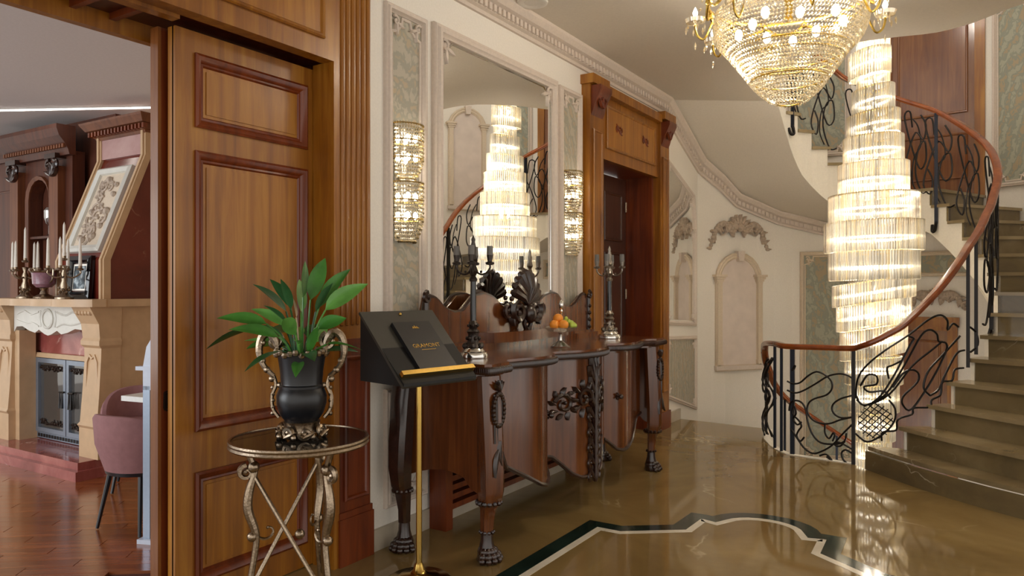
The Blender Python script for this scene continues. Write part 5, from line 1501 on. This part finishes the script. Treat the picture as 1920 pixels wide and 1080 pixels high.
for k in range(17): MB().box(HX0 - .04 + k * .045, HX0 - .018 + k * .045, .435, .465, 2.475, 2.51).build('dentil', 'wood_red', hd_o, smooth=False)

# mantel ornaments
def mantel_candelabrum(loc, rz_, label):
    t = thing('candelabrum', loc, label, 'candelabrum', 'candelabra on the mantel'); X, Y, Z = loc
    m_ = MB(); m_.lathe([(.0001, Z), (.06, Z), (.06, Z + .012), (.035, Z + .03), (.02, Z + .06), (.028, Z + .09), (.016, Z + .13), (.022, Z + .17), (.012, Z + .2), (.02, Z + .235), (.0001, Z + .24)], X, Y, 12)
    for k in range(8): a = k * .785; m_.ball((X + .03 * math.cos(a), Y + .03 * math.sin(a), Z + .05 + .015 * (k % 3)), .012, 6, 4)
    m_.build('stem', 'antique_silver', t)
    for k in range(5):
        a = rz_ + 2 * PI * k / 4; r = .10 if k < 4 else 0.0; h = .2 if k < 4 else .27
        x, y = X + r * math.cos(a), Y + r * math.sin(a)
        q = MB()
        if k < 4: q.tube(smooth_path([(X, Y, Z + .17), (X + (x - X) * .5, Y + (y - Y) * .5, Z + .15), (x, y, Z + .18), (x, y, Z + .2)], 4), .006, 6)
        q.lathe([(.0001, Z + h), (.02, Z + h + .004), (.024, Z + h + .014), (.012, Z + h + .02), (.014, Z + h + .035), (.0001, Z + h + .035)], x, y, 10)
        ar = q.build('arm', 'antique_silver', t)
        L = .2 if k < 4 else .24
        c = MB().lathe([(.0001, Z + h + .035), (.0125, Z + h + .035), (.008, Z + h + .035 + L * .9), (.0001, Z + h + .035 + L)], x, y, 8).build('candle', 'candle_wax', ar)
    return t
mantel_candelabrum((-3.62, .1, 1.222), .5, 'bronze candelabrum with five white candles at left of the mantel')
mantel_candelabrum((-2.93, .035, 1.222), PI / 4 + .08, 'bronze candelabrum with five white candles before the black picture frame')
bw = thing('footed_bowl', (-3.3, .08, 1.222), 'purple cut glass bowl on a bronze foot on the mantel', 'bowl')
MB().lathe([(.0001, 1.222), (.07, 1.222), (.072, 1.235), (.03, 1.255), (.02, 1.28), (.03, 1.3), (.0001, 1.3)], -3.3, .08, 14).build('foot', 'antique_silver', bw)
plain('amethyst_glass', '#8b6470', .15, vary=.2)
MB().lathe([(.0001, 1.3), (.05, 1.305), (.075, 1.33), (.08, 1.4), (.085, 1.42), (.078, 1.42), (.0001, 1.33)], -3.3, .08, 18).build('glass_body', 'amethyst_glass', bw)
m_ = MB(); m_.tube([(-3.3 + .085 * math.cos(k * PI / 10), .08 + .085 * math.sin(k * PI / 10), 1.42) for k in range(20)], .008, 5, True)
for k in range(8): m_.ball((-3.3 + .09 * math.cos(k * .785), .08 + .09 * math.sin(k * .785), 1.435), .014, 6, 4)
for s in (-1, 1): m_.tube(smooth_path([(-3.3 + s * .085, .08, 1.42), (-3.3 + s * .13, .08, 1.44), (-3.3 + s * .12, .08, 1.37), (-3.3 + s * .08, .08, 1.34)], 4), .007, 6)
m_.build('bronze_mount', 'antique_silver', bw)
pf_ = thing('picture_frame', (-2.98, .15, 1.222), 'small picture in a thick black frame leaning on the mantel', 'picture frame')
FPF = lambda a, b, c: (-2.98 + a, .165 - c + b * .08, 1.222 + b)
MB().molding(rect(-.15, .15, 0, .31), [(0, -.01), (0, .02), (-.03, .03), (-.05, .012), (-.05, -.01)], FPF).build('frame', 'black_gloss', pf_, smooth=False)
MB().molding(rect(-.09, .09, .06, .25), [(0, .002), (0, .01), (-.012, .01), (-.012, .002)], FPF).build('gilt_slip', 'bright_silver', pf_, smooth=False)
MB().prism(rect(-.12, .12, .03, .28), -.008, .003, FPF).build('mount', 'wood_dark', pf_, smooth=False)
m, nt, b = newmat('picture_print'); nz = node(nt, 'ShaderNodeTexNoise', i_Scale=18.0, i_Detail=5.0); r = ramp(nt, [(.35, srgb('#20242c')), (.5, srgb('#5f6f78')), (.62, srgb('#c5d2d8'))])
tc = node(nt, 'ShaderNodeTexCoord'); nt.links.new(tc.outputs['Object'], nz.inputs['Vector']); nt.links.new(nz.outputs['Fac'], r.inputs['Fac']); nt.links.new(r.outputs['Color'], b.inputs['Base Color'])
MB().prism(rect(-.08, .08, .07, .24), .003, .005, FPF).build('picture', 'picture_print', pf_, smooth=False)

# tub chairs and table
def tub_chair(loc, rz_, label):
    t = thing('tub_chair', loc, label, 'chair', 'pink tub chairs')
    t.rotation_euler = (0, 0, rz_)
    WLOC[t.name] = (0, 0, 0)
    sh = MB(); R0, R1 = .20, .255; Zb, Zt = .33, .635; n = 26; rows = []
    for k in range(n + 1):
        f = k / n; a = PI + PI * (-.12) + PI * 1.24 * f      # opens towards +Y
        drop = .22 * (abs(2 * f - 1) ** 3)
        ca, sa = math.cos(a), math.sin(a)
        zt = Zt - drop
        rows.append([(R0 * ca, R0 * sa, Zb), (R1 * ca * .96, R1 * sa * .96, Zb + .14), (R1 * ca, R1 * sa, zt - .02), ((R1 - .012) * ca, (R1 - .012) * sa, zt), ((R1 - .035) * ca, (R1 - .035) * sa, zt), ((R1 - .05) * ca, (R1 - .05) * sa, zt - .02), ((R0 - .03) * ca, (R0 - .03) * sa, Zb + .06), ((R0 - .04) * ca, (R0 - .04) * sa, Zb)])
    sh.loft(rows, True, True); sh.build('backrest', 'velvet_pink', t)
    MB().lathe([(.0001, Zb), (.19, Zb), (.205, Zb + .02), (.205, Zb + .09), (.18, Zb + .11), (.0001, Zb + .115)], 0, .02, 24).build('seat', 'velvet_pink', t)
    MB().lathe([(.0001, Zb - .02), (.195, Zb - .02), (.2, Zb), (.0001, Zb + .002)], 0, 0, 24).build('seat_ring', 'black_satin', t)
    for sx, sy in ((-1, -1), (1, -1), (-1, 1), (1, 1)):
        MB().tube([(sx * .12, sy * .12, Zb - .015), (sx * .17, sy * .165, 0.006)], [.014, .009], 8).build('leg', 'black_satin', t)
    return t
tub_chair((-1.335, -.345, 0), .1, 'pink velvet tub chair with black legs nearest the sliding door')
tub_chair((-2.12, .13, 0), -2.2, 'pink velvet tub chair on the far side of the white table')
tb = thing('dining_table', (-1.40, .07, 0), 'white topped table between the two pink chairs', 'table')
FT = FP((-1.72, -.24, 0), .15)
MB().box(0, .66, .64, .67, -.02, .45, FT).build('table_top', 'white_lacquer', tb, smooth=False)
MB().lathe([(.0001, 0), (.16, 0), (.16, .015), (.03, .03), (.025, .64), (.0001, .64)], -1.40, .07, 18).build('pedestal', 'black_satin', tb)
sd = thing('pale_stand', (-1.03, -.50, 0), 'slim pale grey stand with rounded top half hidden by the sliding door', 'stand')
fr = FP((-1.075, -.52, 0), .35)
MB().prism([(0, .78), (0, .9), (.02, 1.0), (.06, 1.06), (.11, 1.08), (.2, 1.08), (.2, .78)], 0, .02, fr).build('rounded_panel', 'pale_steel', sd, smooth=False)
MB().box(0, .04, .02, .80, 0, .03, fr).build('upright', 'steel_frame', sd, smooth=False)
MB().box(-.04, .1, .88, .9, -.005, .03, fr).build('cross_bar', 'pale_steel', sd, smooth=False)
MB().box(-.02, .16, .0, .022, -.02, .06, fr).build('foot', 'pale_steel', sd, smooth=False)
# LED line in the parlour ceiling
la, lb = at(-40, 206, 1.40 * F / 334.), at(330, 199, 1.40 * F / 341.)
v0 = Vector((la[0], la[1], 2.697)); v1 = Vector((lb[0], lb[1], 2.697))
ld = thing('led_ceiling_line', tuple((v0 + v1) / 2), 'thin glowing light line across the parlour ceiling', 'ceiling light')
dd = (v1 - v0).normalized(); sd_ = Vector((-dd.y, dd.x, 0))
frl = lambda a, b, c: tuple(v0 + dd * a + sd_ * b + Vector((0, 0, c)))
MB().box(0, (v1 - v0).length, -.02, .02, -.004, .002, frl).build('housing', 'plastic_white', ld, smooth=False)
MB().box(0, (v1 - v0).length, -.014, .014, -.008, -.004, frl).build('diffuser', 'led_strip', ld, smooth=False)
